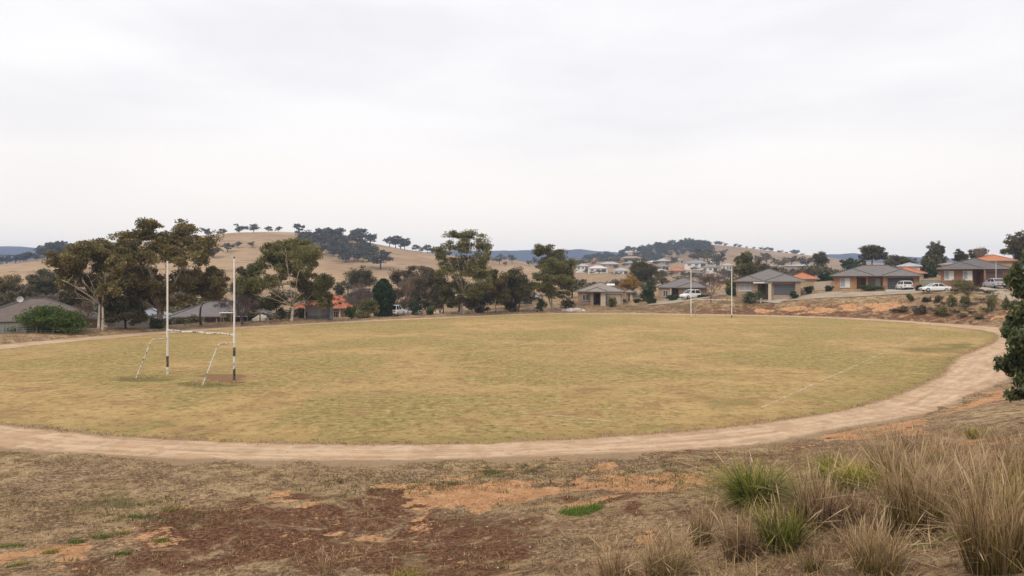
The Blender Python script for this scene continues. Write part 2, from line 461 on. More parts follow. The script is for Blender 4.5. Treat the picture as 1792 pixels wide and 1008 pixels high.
def ground_material():
    m, nt, b = new_mat('ground_dry', 0.95, 0.08)
    v = coords(nt)
    big = noise(nt, v, 0.22, 6, 0.6, 0.3)
    mid = noise(nt, v, 1.5, 7, 0.68, 0.5)
    fine = noise(nt, v, 9.0, 6, 0.72, 0.3)
    vfine = noise(nt, v, 34.0, 4, 0.7)
    straw = ramp(nt, mid, [(0.36, (.130, .080, .044)), (0.46, (.300, .200, .106)), (0.54, (.440, .305, .165)), (0.66, (.580, .425, .245))])
    grey = ramp(nt, fine, [(0.40, (.090, .052, .032)), (0.5, (.240, .150, .090)), (0.60, (.460, .318, .196))])
    base = mixc(nt, mrange(nt, big, .38, .62), straw, grey)
    pat = noise(nt, v, .8, 6, .7, .8)
    base = mixc(nt, mrange(nt, pat, .49, .40, 0, .75), base, ramp(nt, fine, [(.4, (.095, .055, .033)), (.6, (.240, .150, .090))]))
    base = mixc(nt, mrange(nt, pat, .54, .62, 0, .6), base, ramp(nt, fine, [(.4, (.36, .245, .125)), (.6, (.60, .44, .25))]))
    base = mixc(nt, mrange(nt, fine, .53, .62, 0, .65), base, (.56, .415, .235))
    base = mixc(nt, mrange(nt, fine, .47, .36, 0, .75), base, (.085, .058, .038))
    sep = N(nt, 'ShaderNodeSeparateColor'); L(nt, attr(nt, 'mask', 'Color'), sep.inputs['Color'])
    def msk(sock, nz, amt, a=.42, c=.62):
        return mrange(nt, mth(nt, 'ADD', sock, mth(nt, 'MULTIPLY', mth(nt, 'SUBTRACT', nz, .5), amt)), a, c)
    wob = mth(nt, 'ADD', mth(nt, 'MULTIPLY', mid, .6), mth(nt, 'MULTIPLY', fine, .4))
    dark = ramp(nt, fine, [(0.38, (.056, .022, .011)), (0.5, (.138, .058, .030)), (0.62, (.260, .132, .074))])
    huge = noise(nt, v, .75, 5, .65, 1.2)
    base = mixc(nt, mth(nt, 'MULTIPLY', msk(sep.outputs[1], mth(nt, 'ADD', mth(nt, 'MULTIPLY', wob, .5), mth(nt, 'MULTIPLY', huge, .5)), 4.2, .36, .56), .95), base, dark)
    clay = ramp(nt, fine, [(0.36, (.420, .205, .090)), (0.5, (.600, .330, .160)), (0.64, (.760, .480, .270))])
    clay = mixc(nt, mrange(nt, mid, .35, .65), mixc(nt, .55, clay, (.360, .160, .075)), clay)
    base = mixc(nt, msk(sep.outputs[0], mth(nt, 'ADD', mth(nt, 'MULTIPLY', wob, .6), mth(nt, 'MULTIPLY', huge, .4)), 2.5, .40, .56), base, clay)
    green = ramp(nt, fine, [(0.3, (.055, .060, .020)), (0.55, (.125, .125, .045)), (0.75, (.20, .185, .075))])
    base = mixc(nt, mth(nt, 'MULTIPLY', msk(sep.outputs[2], fine, 1.6, .4, .7), .85), base, green)
    base = mixc(nt, mrange(nt, vfine, .52, .38, .0, .55), base, mixc(nt, .5, base, (.05, .037, .027)))
    L(nt, base, b.inputs['Base Color'])
    h = mth(nt, 'ADD', mth(nt, 'MULTIPLY', mid, .5), mth(nt, 'ADD', fine, mth(nt, 'MULTIPLY', vfine, .5)))
    bump(nt, b, h, 0.8, 0.12)
    return m
MAT_GROUND = ground_material()
ground = link('ground', mesh_np('ground', np.stack([GX.ravel(), GY.ravel(), GZ.ravel()], -1), GF, [MAT_GROUND], smooth=True, attrs={'mask': gmask}))
tag(ground, kind='structure')

# ------------------------------------------------------------------ grass oval and dirt track
def fz(x, y): return 0.03 + (fbm(np.asarray(x) * .12, np.asarray(y) * .12, 31, 3) - .5) * .10
def ring_mesh(name, r0, r1, nth, nr, zf, mat, jag0=0, jag1=0, pw=1.0, attrs=None):
    th = np.linspace(-math.pi, math.pi, nth, endpoint=False)
    a = r0(th); b_ = r1(th)
    cx, cy = np.cos(th), np.sin(th)
    if jag1: b_ = b_ + (fbm(th * 90, th * 0, 3, 4) - .5) * jag1 * 2
    if jag0: a = a + (fbm(th * 90, th * 0 + 7, 4, 4) - .5) * jag0 * 2
    t = np.linspace(0, 1, nr) ** pw
    Rr = a[None, :] * (1 - t[:, None]) + b_[None, :] * t[:, None]
    x = CEN[0] + Rr * cx[None, :]; y = CEN[1] + Rr * cy[None, :]
    z = zf(x, y, t[:, None] + 0 * Rr)
    ii = np.arange(nr * nth).reshape(nr, nth); jj = np.roll(ii, -1, axis=1)
    F_ = np.stack([ii[:-1], jj[:-1], jj[1:], ii[1:]], -1).reshape(-1, 4)
    V = np.stack([x.ravel(), y.ravel(), z.ravel()], -1)
    return mesh_np(name, V, F_, [mat], smooth=True, attrs=(attrs(V) if attrs else None))

def field_material(name='field_grass', blades=False):
    m, nt, b = new_mat(name, 0.95, 0.08)
    if blades:
        g = N(nt, 'ShaderNodeNewGeometry'); v = g.outputs['Position']
    else:
        v = coords(nt)
    big = noise(nt, v, 0.055, 5, 0.6, 0.6)
    mid = noise(nt, v, 0.35, 7, 0.66, 0.4)
    fine = noise(nt, v, 2.6, 7, 0.75, 0.2)
    vfine = noise(nt, v, 17.0, 5, 0.75)
    med = noise(nt, v, .95, 7, .72, .5)
    straw = ramp(nt, mid, [(0.38, (.350, .226, .096)), (0.5, (.430, .290, .122)), (0.62, (.500, .345, .152))])
    olive = ramp(nt, fine, [(0.36, (.205, .160, .055)), (0.52, (.300, .236, .084)), (0.66, (.385, .305, .122))])
    base = mixc(nt, mrange(nt, mth(nt, 'ADD', mth(nt, 'MULTIPLY', big, .65), mth(nt, 'MULTIPLY', mid, .35)), .465, .545, 0, .85), straw, olive)
    base = mixc(nt, mrange(nt, mid, .46, .36, 0, .45), base, (.290, .185, .098))
    base = mixc(nt, mrange(nt, fine, .465, .37, 0, .8), base, (.150, .105, .040))
    base = mixc(nt, mrange(nt, fine, .53, .63, 0, .55), base, (.560, .420, .215))
    base = mixc(nt, mrange(nt, med, .48, .38, 0, .45), base, (.200, .140, .052))
    base = mixc(nt, mrange(nt, med, .54, .64, 0, .35), base, (.540, .390, .185))
    base = mixc(nt, mrange(nt, vfine, .52, .38, 0, .5), base, mixc(nt, .6, base, (.14, .10, .04)))
    if not blades:
        sep = N(nt, 'ShaderNodeSeparateColor'); L(nt, attr(nt, 'mask', 'Color'), sep.inputs['Color'])
        w = mth(nt, 'MULTIPLY', mth(nt, 'SUBTRACT', fine, .5), 1.3)
        base = mixc(nt, mth(nt, 'MULTIPLY', mrange(nt, mth(nt, 'ADD', sep.outputs[0], w), .35, .7), .85), base, ramp(nt, vfine, [(.3, (.155, .078, .046)), (.7, (.27, .150, .090))]))
        base = mixc(nt, mth(nt, 'MULTIPLY', mrange(nt, mth(nt, 'ADD', sep.outputs[2], w), .35, .75), .8), base, ramp(nt, vfine, [(.3, (.080, .080, .026)), (.7, (.185, .170, .058))]))
    L(nt, base, b.inputs['Base Color'])
    bump(nt, b, mth(nt, 'ADD', fine, vfine), 0.9, 0.06)
    return m
MAT_FIELD = field_material()
def field_attr(V):
    px, py = proj(V[:, 0], V[:, 1], V[:, 2])
    px = px + (fbm(V[:, 0] * .6, V[:, 1] * .6, 91, 4) - .5) * 4500 / V[:, 1]; py = py + (fbm(V[:, 0] * .6, V[:, 1] * .6, 92, 4) - .5) * 700 / V[:, 1]
    bare = blobs(px, py, [(395, 661, 46, 6, 1), (345, 657, 22, 3, .5), (1180, 625, 80, 5, .2), (560, 640, 120, 9, .35), (250, 690, 160, 8, .3)])
    gr = blobs(px, py, [(250, 664, 55, 6, .9), (375, 673, 55, 4, .9), (450, 669, 40, 4, .6), (700, 585, 220, 8, .35), (900, 595, 60, 4, .5), (1280, 705, 90, 14, .55), (1640, 612, 90, 8, .6), (1680, 605, 50, 5, .7), (250, 745, 220, 12, .4), (1060, 690, 120, 18, .4)])
    th = np.arctan2(V[:, 1] - CEN[1], V[:, 0] - CEN[0]); r = np.hypot(V[:, 0] - CEN[0], V[:, 1] - CEN[1])
    edge = sstep(2.6, .6, rad_in(th) - r) * .42
    return {'mask': np.stack([bare, 0 * bare, np.maximum(gr, edge), np.ones_like(bare)], -1)}
field = link('grass_field', ring_mesh('grass_field', lambda t: t * 0 + .05, rad_in, 2400, 120, lambda x, y, t: fz(x, y) - .12 * (t > .9999), MAT_FIELD, 0, .8, .75, field_attr))
tag(field, kind='structure')

def track_material():
    m, nt, b = new_mat('track_dirt', 0.95, 0.08)
    v = coords(nt)
    big = noise(nt, v, 0.3, 5, 0.6, 0.4); mid = noise(nt, v, 1.3, 7, 0.7, 0.6); fine = noise(nt, v, 11, 5, 0.7)
    c = ramp(nt, mid, [(.32, (.320, .210, .130)), (.5, (.455, .322, .208)), (.68, (.540, .398, .268))])
    c = mixc(nt, mrange(nt, big, .55, .72, 0, .6), c, (.450, .265, .155))
    c = mixc(nt, mrange(nt, fine, .42, .30, 0, .6), c, (.300, .185, .115))
    lane = attr(nt, 'lane')
    wl_ = noise(nt, v, .5, 4, .6)
    cb = N(nt, 'ShaderNodeCombineXYZ'); L(nt, mth(nt, 'MULTIPLY', attr(nt, 'along'), .16), cb.inputs[0]); L(nt, mth(nt, 'MULTIPLY', lane, 5.0), cb.inputs[1])
    rut = noise(nt, cb.outputs[0], 1.6, 6, .65, .3)
    c = mixc(nt, mrange(nt, rut, .48, .38, 0, .6), c, (.310, .198, .120))
    c = mixc(nt, mrange(nt, rut, .54, .64, 0, .55), c, (.580, .440, .310))
    # two wheel tracks pressed lighter, a grassy fringe at both edges
    tr = mth(nt, 'ABSOLUTE', mth(nt, 'SUBTRACT', mth(nt, 'ABSOLUTE', mth(nt, 'SUBTRACT', lane, .5)), .17))
    c = mixc(nt, mth(nt, 'MULTIPLY', mrange(nt, mth(nt, 'ADD', tr, mth(nt, 'MULTIPLY', wl_, .12)), .15, .05), .5), c, (.560, .420, .295))
    c = mixc(nt, mth(nt, 'MULTIPLY', mrange(nt, noise(nt, v, .42, 6, .7, 1.0), .50, .42), .55), c, (.360, .232, .138))
    edge = mth(nt, 'ABSOLUTE', mth(nt, 'SUBTRACT', lane, .5))
    c = mixc(nt, mrange(nt, mth(nt, 'ADD', edge, mth(nt, 'MULTIPLY', mth(nt, 'SUBTRACT', mid, .5), .5)), .40, .52, 0, .8), c, ramp(nt, fine, [(.3, (.150, .103, .060)), (.7, (.300, .205, .120))]))
    L(nt, c, b.inputs['Base Color'])
    bump(nt, b, mth(nt, 'ADD', mid, mth(nt, 'MULTIPLY', fine, .6)), 0.6, 0.06)
    return m
def track_attr(V):
    th = np.arctan2(V[:, 1] - CEN[1], V[:, 0] - CEN[0]); r = np.hypot(V[:, 0] - CEN[0], V[:, 1] - CEN[1])
    return {'lane': (r - rad_in(th)) / np.maximum(rad_out(th) - rad_in(th), .5), 'along': np.abs(th) * 55.0}
track = link('dirt_track', ring_mesh('dirt_track', lambda t: rad_in(t) - 1.2, lambda t: rad_out(t) + 2.0, 1600, 26,
             lambda x, y, t: -0.035 + 0.03 * np.sin(np.clip(t, 0, 1) * math.pi) + (fbm(x * .8, y * .8, 41, 3) - .5) * .05, track_material(), attrs=track_attr))
tag(track, kind='structure')

# painted lines of the pitch, mostly worn away
def line_material():
    m, nt, b = new_mat('worn_line_paint', 0.9, 0.1)
    v = coords(nt)
    n = noise(nt, v, 1.1, 6, .7)
    L(nt, ramp(nt, noise(nt, v, 8, 4, .6), [(.3, (.50, .40, .24)), (.7, (.64, .54, .36))]), b.inputs['Base Color'])
    tr = N(nt, 'ShaderNodeBsdfTransparent'); mx = N(nt, 'ShaderNodeMixShader')
    L(nt, mrange(nt, n, .40, .56, 0, .6), mx.inputs['Fac'])
    L(nt, tr.outputs[0], mx.inputs[1]); L(nt, b.outputs[0], mx.inputs[2])
    L(nt, mx.outputs[0], nt.nodes['Material Output'].inputs['Surface'])
    return m
MAT_LINE = line_material()
def ground_line(a, b_, w=.2):
    a = np.array(a); b_ = np.array(b_); n = int(np.linalg.norm(b_ - a) / .5) + 2
    t = np.linspace(0, 1, n)[:, None]; p = a + (b_ - a) * t
    d = (b_ - a) / np.linalg.norm(b_ - a); nn = np.array([-d[1], d[0]]) * w / 2
    q = np.concatenate([p - nn, p + nn]); z = fz(q[:, 0], q[:, 1]) + .014
    F_ = [(i, i + 1, n + i + 1, n + i) for i in range(n - 1)]
    o = link('line_marking', mesh_np('line_marking', np.column_stack([q, z]), F_, [MAT_LINE]))
    return tag(o, kind='structure')
u_p = np.array([52.4, 72.6]) / np.hypot(52.4, 72.6); v_p = np.array([u_p[1], -u_p[0]])
side0 = np.array([13.2, 37.8])
ground_line(side0 - u_p * 1.5, side0 + u_p * 74)
ground_line(side0 - v_p * 17 + u_p * 4.5, side0 + u_p * 4.5 - v_p * 9)
ground_line(side0 + u_p * 26 - v_p * 22, side0 + u_p * 26)
ground_line(np.array([0.1, 35.7]), np.array([4.8, 32.8]))
ground_line(side0 + u_p * 48 - v_p * 40, side0 + u_p * 48)

# ------------------------------------------------------------------ hills
def hill(name, x0, x1, y0, y1, n, yr, fs, bs, prof, mat, rough=1.0, seed=0):
    hx = np.linspace(x0, x1, n[0]); hy = np.linspace(y0, y1, n[1])
    x, y = np.meshgrid(hx, hy)
    z = HILL_F[name](x, y)
    rim = np.minimum(np.minimum(x - x0, x1 - x), np.minimum(y - y0, y1 - y))
    z = z - 14 * sstep(.05 * (y1 - y0), 0, rim)
    ii = np.arange(x.size).reshape(x.shape)
    F_ = np.stack([ii[:-1, :-1], ii[:-1, 1:], ii[1:, 1:], ii[1:, :-1]], -1).reshape(-1, 4)
    o = link(name, mesh_np(name, np.stack([x.ravel(), y.ravel(), z.ravel()], -1), F_, [mat], smooth=True))
    return tag(o, kind='structure')
def prof_fn(pts, d):
    xs = [X(p, d) for p, _ in pts]; zs = [CAM_Z + (HOR - q) / F_PX * d for _, q in pts]
    t = np.linspace(min(xs), max(xs), 200); zz = np.interp(t, xs, zs)
    k = np.hanning(15); k /= k.sum(); zz = np.convolve(np.pad(zz, 7, 'edge'), k, 'valid')
    return lambda x: np.interp(x, t, zz)
PL = prof_fn([(-700, 486), (-300, 478), (0, 470), (110, 464), (200, 450), (300, 430), (360, 420), (430, 412), (500, 408), (560, 411), (620, 421), (700, 437), (760, 446), (850, 455), (920, 462), (1000, 478), (1100, 492), (1300, 500)], 700)
PR = prof_fn([(700, 492), (900, 470), (960, 460), (1030, 452), (1100, 440), (1150, 431), (1190, 426), (1240, 428), (1300, 436), (1400, 449), (1500, 459), (1650, 469), (1800, 476), (2100, 485)], 1100)
PM = prof_fn([(-1500, 428), (-600, 424), (-200, 432), (0, 430), (60, 432), (120, 437), (170, 438), (215, 434), (300, 440), (500, 446), (700, 446), (860, 440), (910, 441), (1000, 438), (1060, 442), (1150, 449), (1300, 452), (1420, 449), (1460, 444), (1490, 443), (1520, 446), (1560, 449), (1580, 445), (1610, 450), (1660, 456), (1792, 452), (2100, 440), (3000, 432)], 1800)
def f_left(x, y):
    s = np.where(y < 700, 230.0, 260.0)
    return (PL(x) + 6) * np.exp(-((y - 700) / s) ** 2) - 6 + (fbm(x * .012, y * .012, 51, 3) - .5) * 6 * sstep(440, 620, y) + 2
def f_right(x, y):
    s = np.where(y < 1100, 260.0, 260.0)
    return (PR(x) + 10) * np.exp(-((y - 1100) / s) ** 2) - 10 + (fbm(x * .008, y * .008, 52, 3) - .5) * 7
def f_mt(x, y):
    s = np.where(y < 1800, 260.0, 260.0)
    base = (PM(x) + 16) * np.exp(-((y - 1800) / s) ** 2) - 16
    return base + ((fbm(x * .006, y * .006, 53, 4) - .5) * 22 + (fbm(x * .035, y * .035, 54, 2) - .5) * 4) * sstep(1500, 1700, y)
HILL_F = {'hill': f_left, 'wooded_hill': f_right, 'mountain_range': f_mt}
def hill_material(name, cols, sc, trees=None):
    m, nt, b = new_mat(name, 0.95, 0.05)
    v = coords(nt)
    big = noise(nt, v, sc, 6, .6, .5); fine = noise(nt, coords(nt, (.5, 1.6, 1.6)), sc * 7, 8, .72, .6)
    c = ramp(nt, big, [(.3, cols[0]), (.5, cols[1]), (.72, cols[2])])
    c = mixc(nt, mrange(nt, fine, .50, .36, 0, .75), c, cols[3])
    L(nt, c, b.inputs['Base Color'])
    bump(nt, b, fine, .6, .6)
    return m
hill('hill', -900, 330, 430, 960, (240, 90), 700, 0, 0, None, hill_material('hill_dry_grass', [(.225, .145, .080), (.335, .225, .128), (.405, .285, .170), (.130, .088, .052)], .014))
hill('wooded_hill', -300, 1300, 780, 1420, (200, 90), 1100, 0, 0, None, hill_material('far_hill_grass', [(.200, .130, .080), (.290, .195, .120), (.340, .240, .155), (.100, .074, .050)], .007))
hill('mountain_range', -2600, 2600, 1430, 2150, (420, 60), 1800, 0, 0, None, hill_material('mountain_forest_haze_blue', [(.048, .062, .104), (.054, .070, .114), (.062, .078, .122), (.040, .052, .088)], .006))  # forest colour with the blue of distant haze painted in

# ------------------------------------------------------------------ plants
def clear_d(px, d, margin=3.0):
    """step back along the ground until the plant stands clear of the track"""
    if d < 60: return d
    for i in range(30):
        if float(sdist([X(px, d)], [d])[0]) >= margin: break
        d += .7
    return d
def leaf_quads(C, Ln, Wd, rng, droop=0.5, tone=None):
    n = len(C)
    d = rng.normal(size=(n, 3)); d[:, 2] -= droop; d /= np.linalg.norm(d, axis=1)[:, None]
    s = np.cross(d, rng.normal(size=(n, 3))); s /= np.linalg.norm(s, axis=1)[:, None] + 1e-9
    ln = Ln * rng.uniform(.6, 1.35, n)[:, None] / 2; wd = Wd * rng.uniform(.7, 1.3, n)[:, None] / 2
    V = np.empty((n, 4, 3)); V[:, 0] = C - d * ln; V[:, 1] = C + s * wd - d * ln * .1; V[:, 2] = C + d * ln; V[:, 3] = C - s * wd - d * ln * .1
    F_ = np.arange(n * 4).reshape(n, 4)
    return V.reshape(-1, 3), F_, np.repeat(tone, 4)

def bez(a, b, c, n):
    return [a.lerp(b, t).lerp(b.lerp(c, t), t) for t in [i / (n - 1) for i in range(n)]]

def crown_leaves(lobes, rng, n_leaf, Ln, Wd, droop, clump=0.42, per=7, up=0.2, flat=.85):
    """lobes: (centre, rx, ry, rz). leaves gathered in clumps on the shells of the lobes"""
    vol = np.array([(l[1] * l[2] * l[3]) ** (2 / 3.) for l in lobes]); vol = vol / vol.sum()
    Cs, T, tips = [], [], []
    for (c, rx, ry, rz), w in zip(lobes, vol):
        k = max(4, int(per * rng.uniform(.8, 1.25)))
        q = rng.normal(size=(k, 3)); q /= np.linalg.norm(q, axis=1)[:, None]
        q[:, 2] += up; q *= rng.uniform(.3, .9, (k, 1))
        cc = np.array(c) + q * np.array([rx, ry, rz])
        cr = clump * rng.uniform(.7, 1.3, k)
        m = max(3, int(n_leaf * w / k))
        base = rng.uniform(.2, .8)
        for j in range(k):
            g = rng.normal(size=(m, 3)); g /= np.linalg.norm(g, axis=1)[:, None]
            g *= (rng.uniform(0, 1, (m, 1)) ** .45) * cr[j]
            g *= np.array([rx, ry, rz * flat])
            Cs.append(cc[j] + g)
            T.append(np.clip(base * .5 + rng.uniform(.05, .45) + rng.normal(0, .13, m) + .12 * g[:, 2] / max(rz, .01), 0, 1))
            tips.append((Vector(c), Vector(cc[j])))
    return np.concatenate(Cs), np.concatenate(T), tips

def tree(name, label, d, base_px, lobes_px, fork_py, trunk_r, bark, leaf, n_leaf, seed, leafL=.30, leafW=.145, droop=.8, group=None, cat='tree', twigs=True, trunks=1, clump=.7, per=4, depth=.9, dy=0.0, limb_out=.5, dead=0, grow=1.18):
    rng = np.random.default_rng(seed); rnd = random.Random(seed)
    d = clear_d(base_px, d); k = d / F_PX
    bx, by = X(base_px, d), d + dy
    base = Vector((bx, by, G(bx, by) - .1))
    root = thing(name, label, cat, base, 0, group)
    lobes = []
    span = (max(l[0] + l[2] for l in lobes_px) - min(l[0] - l[2] for l in lobes_px)) * k / 2
    for (px, py, rx, ry) in lobes_px:
        p = P(px, py, d)
        off = rng.uniform(-1, 1) * span * .62 * depth
        lobes.append((Vector((p.x, p.y + dy + off, p.z)) - base, rx * k * grow, max(rx, ry) * k * depth, ry * k * grow))
    main = lobes; lobes = []
    for (c, rx, ry, rz) in main:                    # every lobe breaks up into smaller uneven ones
        for q in range(7):
            v = Vector(rng.normal(size=3)).normalized() * rng.uniform(.4, 1.05)
            s = rng.uniform(.45, .8)
            lobes.append((c + Vector((v.x * rx, v.y * ry, v.z * rz)), rx * s, ry * s, rz * s))
    fork = P(base_px, fork_py, d) - base; fork.y = 0
    C_, T, tips = crown_leaves(lobes, rng, int(n_leaf * 3.3), leafL, leafW, droop, clump, per)
    V, F_, tone = leaf_quads(C_, leafL, leafW, rng, droop, T)
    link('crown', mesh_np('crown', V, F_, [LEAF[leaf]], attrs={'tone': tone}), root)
    w = MB()
    tops = []
    for t in range(trunks):
        lean = Vector((rnd.uniform(-.3, .3), rnd.uniform(-.3, .3), 0)) * (1 if trunks > 1 else .5)
        f = fork + lean * (trunks > 1) * 2 + Vector((rnd.uniform(-.2, .2), 0, rnd.uniform(-.3, .3)))
        b0 = Vector(((t - (trunks - 1) / 2) * .45, 0, 0))
        pts = bez(b0, b0.lerp(f, .5) + Vector((rnd.uniform(-.25, .25), rnd.uniform(-.2, .2), 0)), f, 7)
        rr = trunk_r / (1 + .25 * (trunks - 1))
        w.tube(pts, [rr * (1.35 if i == 0 else 1.0) * (1 - .4 * i / 6) for i in range(7)], 8)
        tops.append((f, rr * .6))
    nodes = []                                   # limbs grow from the trunk tops and then from one another
    for f, r0 in tops:
        nodes.append((f, r0)); nodes.append((f * .8, r0 * 1.0))
    for (c, rx, ry, rz) in sorted(main, key=lambda l: min((l[0] - t[0]).length for t in tops)):
        best = min(nodes, key=lambda n: (c - n[0]).length + 2.2 * max(0, n[0].z - c.z + .3) + .25 * (n[0] - fork).length)
        st, rs_ = best
        ln = (c - st).length
        r1 = max(rs_ * rnd.uniform(.55, .8), trunk_r * .12)
        mid = st.lerp(c, .45) + Vector((rnd.uniform(-.12, .12) * ln, rnd.uniform(-.12, .12) * ln, ln * rnd.uniform(.02, .18)))
        pts = bez(st, mid, c, 7)
        rr_ = [r1 * (1 - .7 * j / 6) for j in range(7)]
        w.tube(pts, rr_, 6)
        for j in (2, 3, 4, 5, 6): nodes.append((pts[j], rr_[j]))
    if twigs:
        for (c, rx, ry, rz), q in zip(lobes, range(10 ** 6)):
            a = main[q // 7][0]; w.tube([a, a.lerp(c, .5) + Vector((0, 0, .08)), c], [trunk_r * .16, trunk_r * .12, trunk_r * .06], 4, False)
        for a, b in tips:
            r1 = trunk_r * .09
            m_ = a.lerp(b, .5) + Vector((rnd.uniform(-.1, .1), rnd.uniform(-.1, .1), .05))
            w.tube([a, m_, b], [r1, r1 * .7, r1 * .3], 4, False)
    hi = [l[0] for l in main if l[0].z > fork.z + .8]
    for q in range(dead if hi else 0):       # bare pale limbs seen in front of the foliage
        a = rnd.choice(hi); f = tops[q % len(tops)][0]
        b = f.lerp(a, rnd.uniform(.6, .95)); b = Vector((b.x, -abs(a.y) * .5 - span * rnd.uniform(.4, .75), b.z))
        m1 = f.lerp(b, .5) + Vector((rnd.uniform(-.3, .3), 0, rnd.uniform(.1, .5)))
        pts = bez(f * .93, m1, b, 7); w.tube(pts, [trunk_r * .24 * (1 - .75 * j / 6) for j in range(7)], 6)
        for t in (3, 4, 5): w.tube([pts[t], pts[t] + Vector((rnd.uniform(-.7, .7), rnd.uniform(-.4, .2), rnd.uniform(.4, 1.0)))], [trunk_r * .12, trunk_r * .04], 5)
    w.build('trunk', BARK[bark], root, True)
    return root

def auto_lobes(x0, x1, y0, y1, n, rng, rel=.36):
    cx, cy, rx, ry = (x0 + x1) / 2, (y0 + y1) / 2, (x1 - x0) / 2, (y1 - y0) / 2
    out = []
    for i in range(n):
        a = 2 * math.pi * (i + rng.uniform(0, .6)) / n; r = math.sqrt(rng.uniform(.12, 1)) if i > n * .2 else rng.uniform(0, .35)
        k = rel * rng.uniform(.8, 1.25)
        out.append((cx + math.cos(a) * r * rx * (1 - rel), cy - math.sin(a) * r * ry * (1 - rel), k * rx, k * ry * 1.05))
    return out

def simple_tree(name, label, x0, x1, y0, y1, d, leaf, seed, n=9, bark='grey', n_leaf=2600, leafL=.34, leafW=.17, cat='tree', group=None, rel=.46, base=None, tr=None, fork=None, clump=.62, droop=.4, twigs=True):
    rng = np.random.default_rng(seed + 900)
    lob = auto_lobes(x0, x1, y0, y1, n, rng, rel)
    b = base if base is not None else (x0 + x1) / 2
    return tree(name, label, d, b, lob, fork or (y0 + (y1 - y0) * .85), tr or (x1 - x0) * d / F_PX * .035 + .05, bark, leaf, n_leaf, seed, leafL, leafW, droop, group, cat, twigs, clump=clump, per=4)

def bare_tree(name, label, px, d, y_top, width_px, bark, seed, levels=5, group=None, trunk_r=.12, clear=.15, spread=.5, cat='tree', kids=(3, 4), twig=.016):
    rnd = random.Random(seed)
    d = clear_d(px, d, 2.0); bx = X(px, d); base = Vector((bx, d, G(bx, d) - .05))
    H = P(px, y_top, d).z - base.z; Wd = width_px * d / F_PX / 2
    root = thing(name, label, cat, base, 0, group)
    w = MB(); tw = MB()
    def grow(p, dr, ln, r, lv):
        q = p + dr * ln
        mid = p.lerp(q, .5) + Vector((rnd.uniform(-1, 1), rnd.uniform(-1, 1), rnd.uniform(-.3, .6))) * ln * .08
        (w if lv > 1 else tw).tube([p, mid, q], [r, r * .85, r * .65], 5 if lv > 2 else 3, False)
        if lv == 0: return
        for i in range(rnd.randint(*kids)):
            t = rnd.uniform(.45, 1.0) if i else 1.0
            s = p.lerp(q, t)
            nd = (dr + Vector((rnd.gauss(0, 1), rnd.gauss(0, 1), rnd.gauss(0, .6))) * spread).normalized()
            nd.z = nd.z * .9 + .15
            grow(s, nd.normalized(), ln * rnd.uniform(.6, .85), max(r * .58, twig), lv - 1)
    ln0 = H * .30
    st = Vector((0, 0, H * clear))
    w.tube([Vector((0, 0, 0)), st], [trunk_r * 1.2, trunk_r], 7)
    for i in range(5):
        a = i * 2 * math.pi / 5 + rnd.uniform(-.4, .4)
        k = Wd / H * 1.1
        grow(st * rnd.uniform(.7, 1), Vector((math.cos(a) * k, math.sin(a) * k, 1)).normalized(), ln0, trunk_r * .55, levels - 1)
    # scale the crown to the height and spread it has
    allv = w.v + tw.v
    zx = max(v[2] for v in allv); xx = max(abs(v[0]) for v in allv)
    for m in (w, tw):
        m.v = [(v[0] * Wd / xx, v[1] * Wd / xx, v[2] * H / zx) for v in m.v]
    w.build('trunk', BARK[bark], root, True)
    tw.build('twigs', BARK[bark], root)
    return root

def bush(name, label, x0, x1, y_top, y_bot, d, leaf, seed, n_leaf=2200, leafL=.2, leafW=.1, group=None, lobes=8, cat='bush', clump=.5):
    rng = np.random.default_rng(seed)
    cx = (x0 + x1) / 2; d = clear_d(cx, d, 1.2 + (x1 - x0) * d / F_PX * .5); k = d / F_PX
    bx = X(cx, d); g = G(bx, d)
    base = Vector((bx, d, g - .05))
    root = thing(name, label, cat, base, 0, group)
    H = max(.3, P(cx, y_top, d).z - g); rx = (x1 - x0) / 2 * k
    L_ = []
    for i in range(lobes):
        a = rng.uniform(0, 2 * math.pi); r = math.sqrt(rng.uniform(0, 1)) * (.62 if i % 3 else .7)
        h = H * (rng.uniform(.16, .45) if i % 3 == 0 else rng.uniform(.42, .76)) * (1 - .25 * r)
        L_.append((Vector((math.cos(a) * r * rx, math.sin(a) * r * rx * .8, h)), rx * .48, rx * .48, H * .36))
    C_, T, tips = crown_leaves(L_, rng, n_leaf, leafL, leafW, .1, clump, 6)
    C_[:, 2] = np.maximum(C_[:, 2], rng.uniform(.02, .2, len(C_)))
    V, F_, tone = leaf_quads(C_, leafL, leafW, rng, -.3, T)
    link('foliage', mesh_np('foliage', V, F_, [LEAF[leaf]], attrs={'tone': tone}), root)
    w = MB()
    for c, rx_, ry_, rz_ in L_:
        w.tube([Vector((c.x * .15, c.y * .15, 0)), c * .6, c], [.035, .025, .012], 4, False)
    w.build('stems', BARK['dark'], root)
    return root

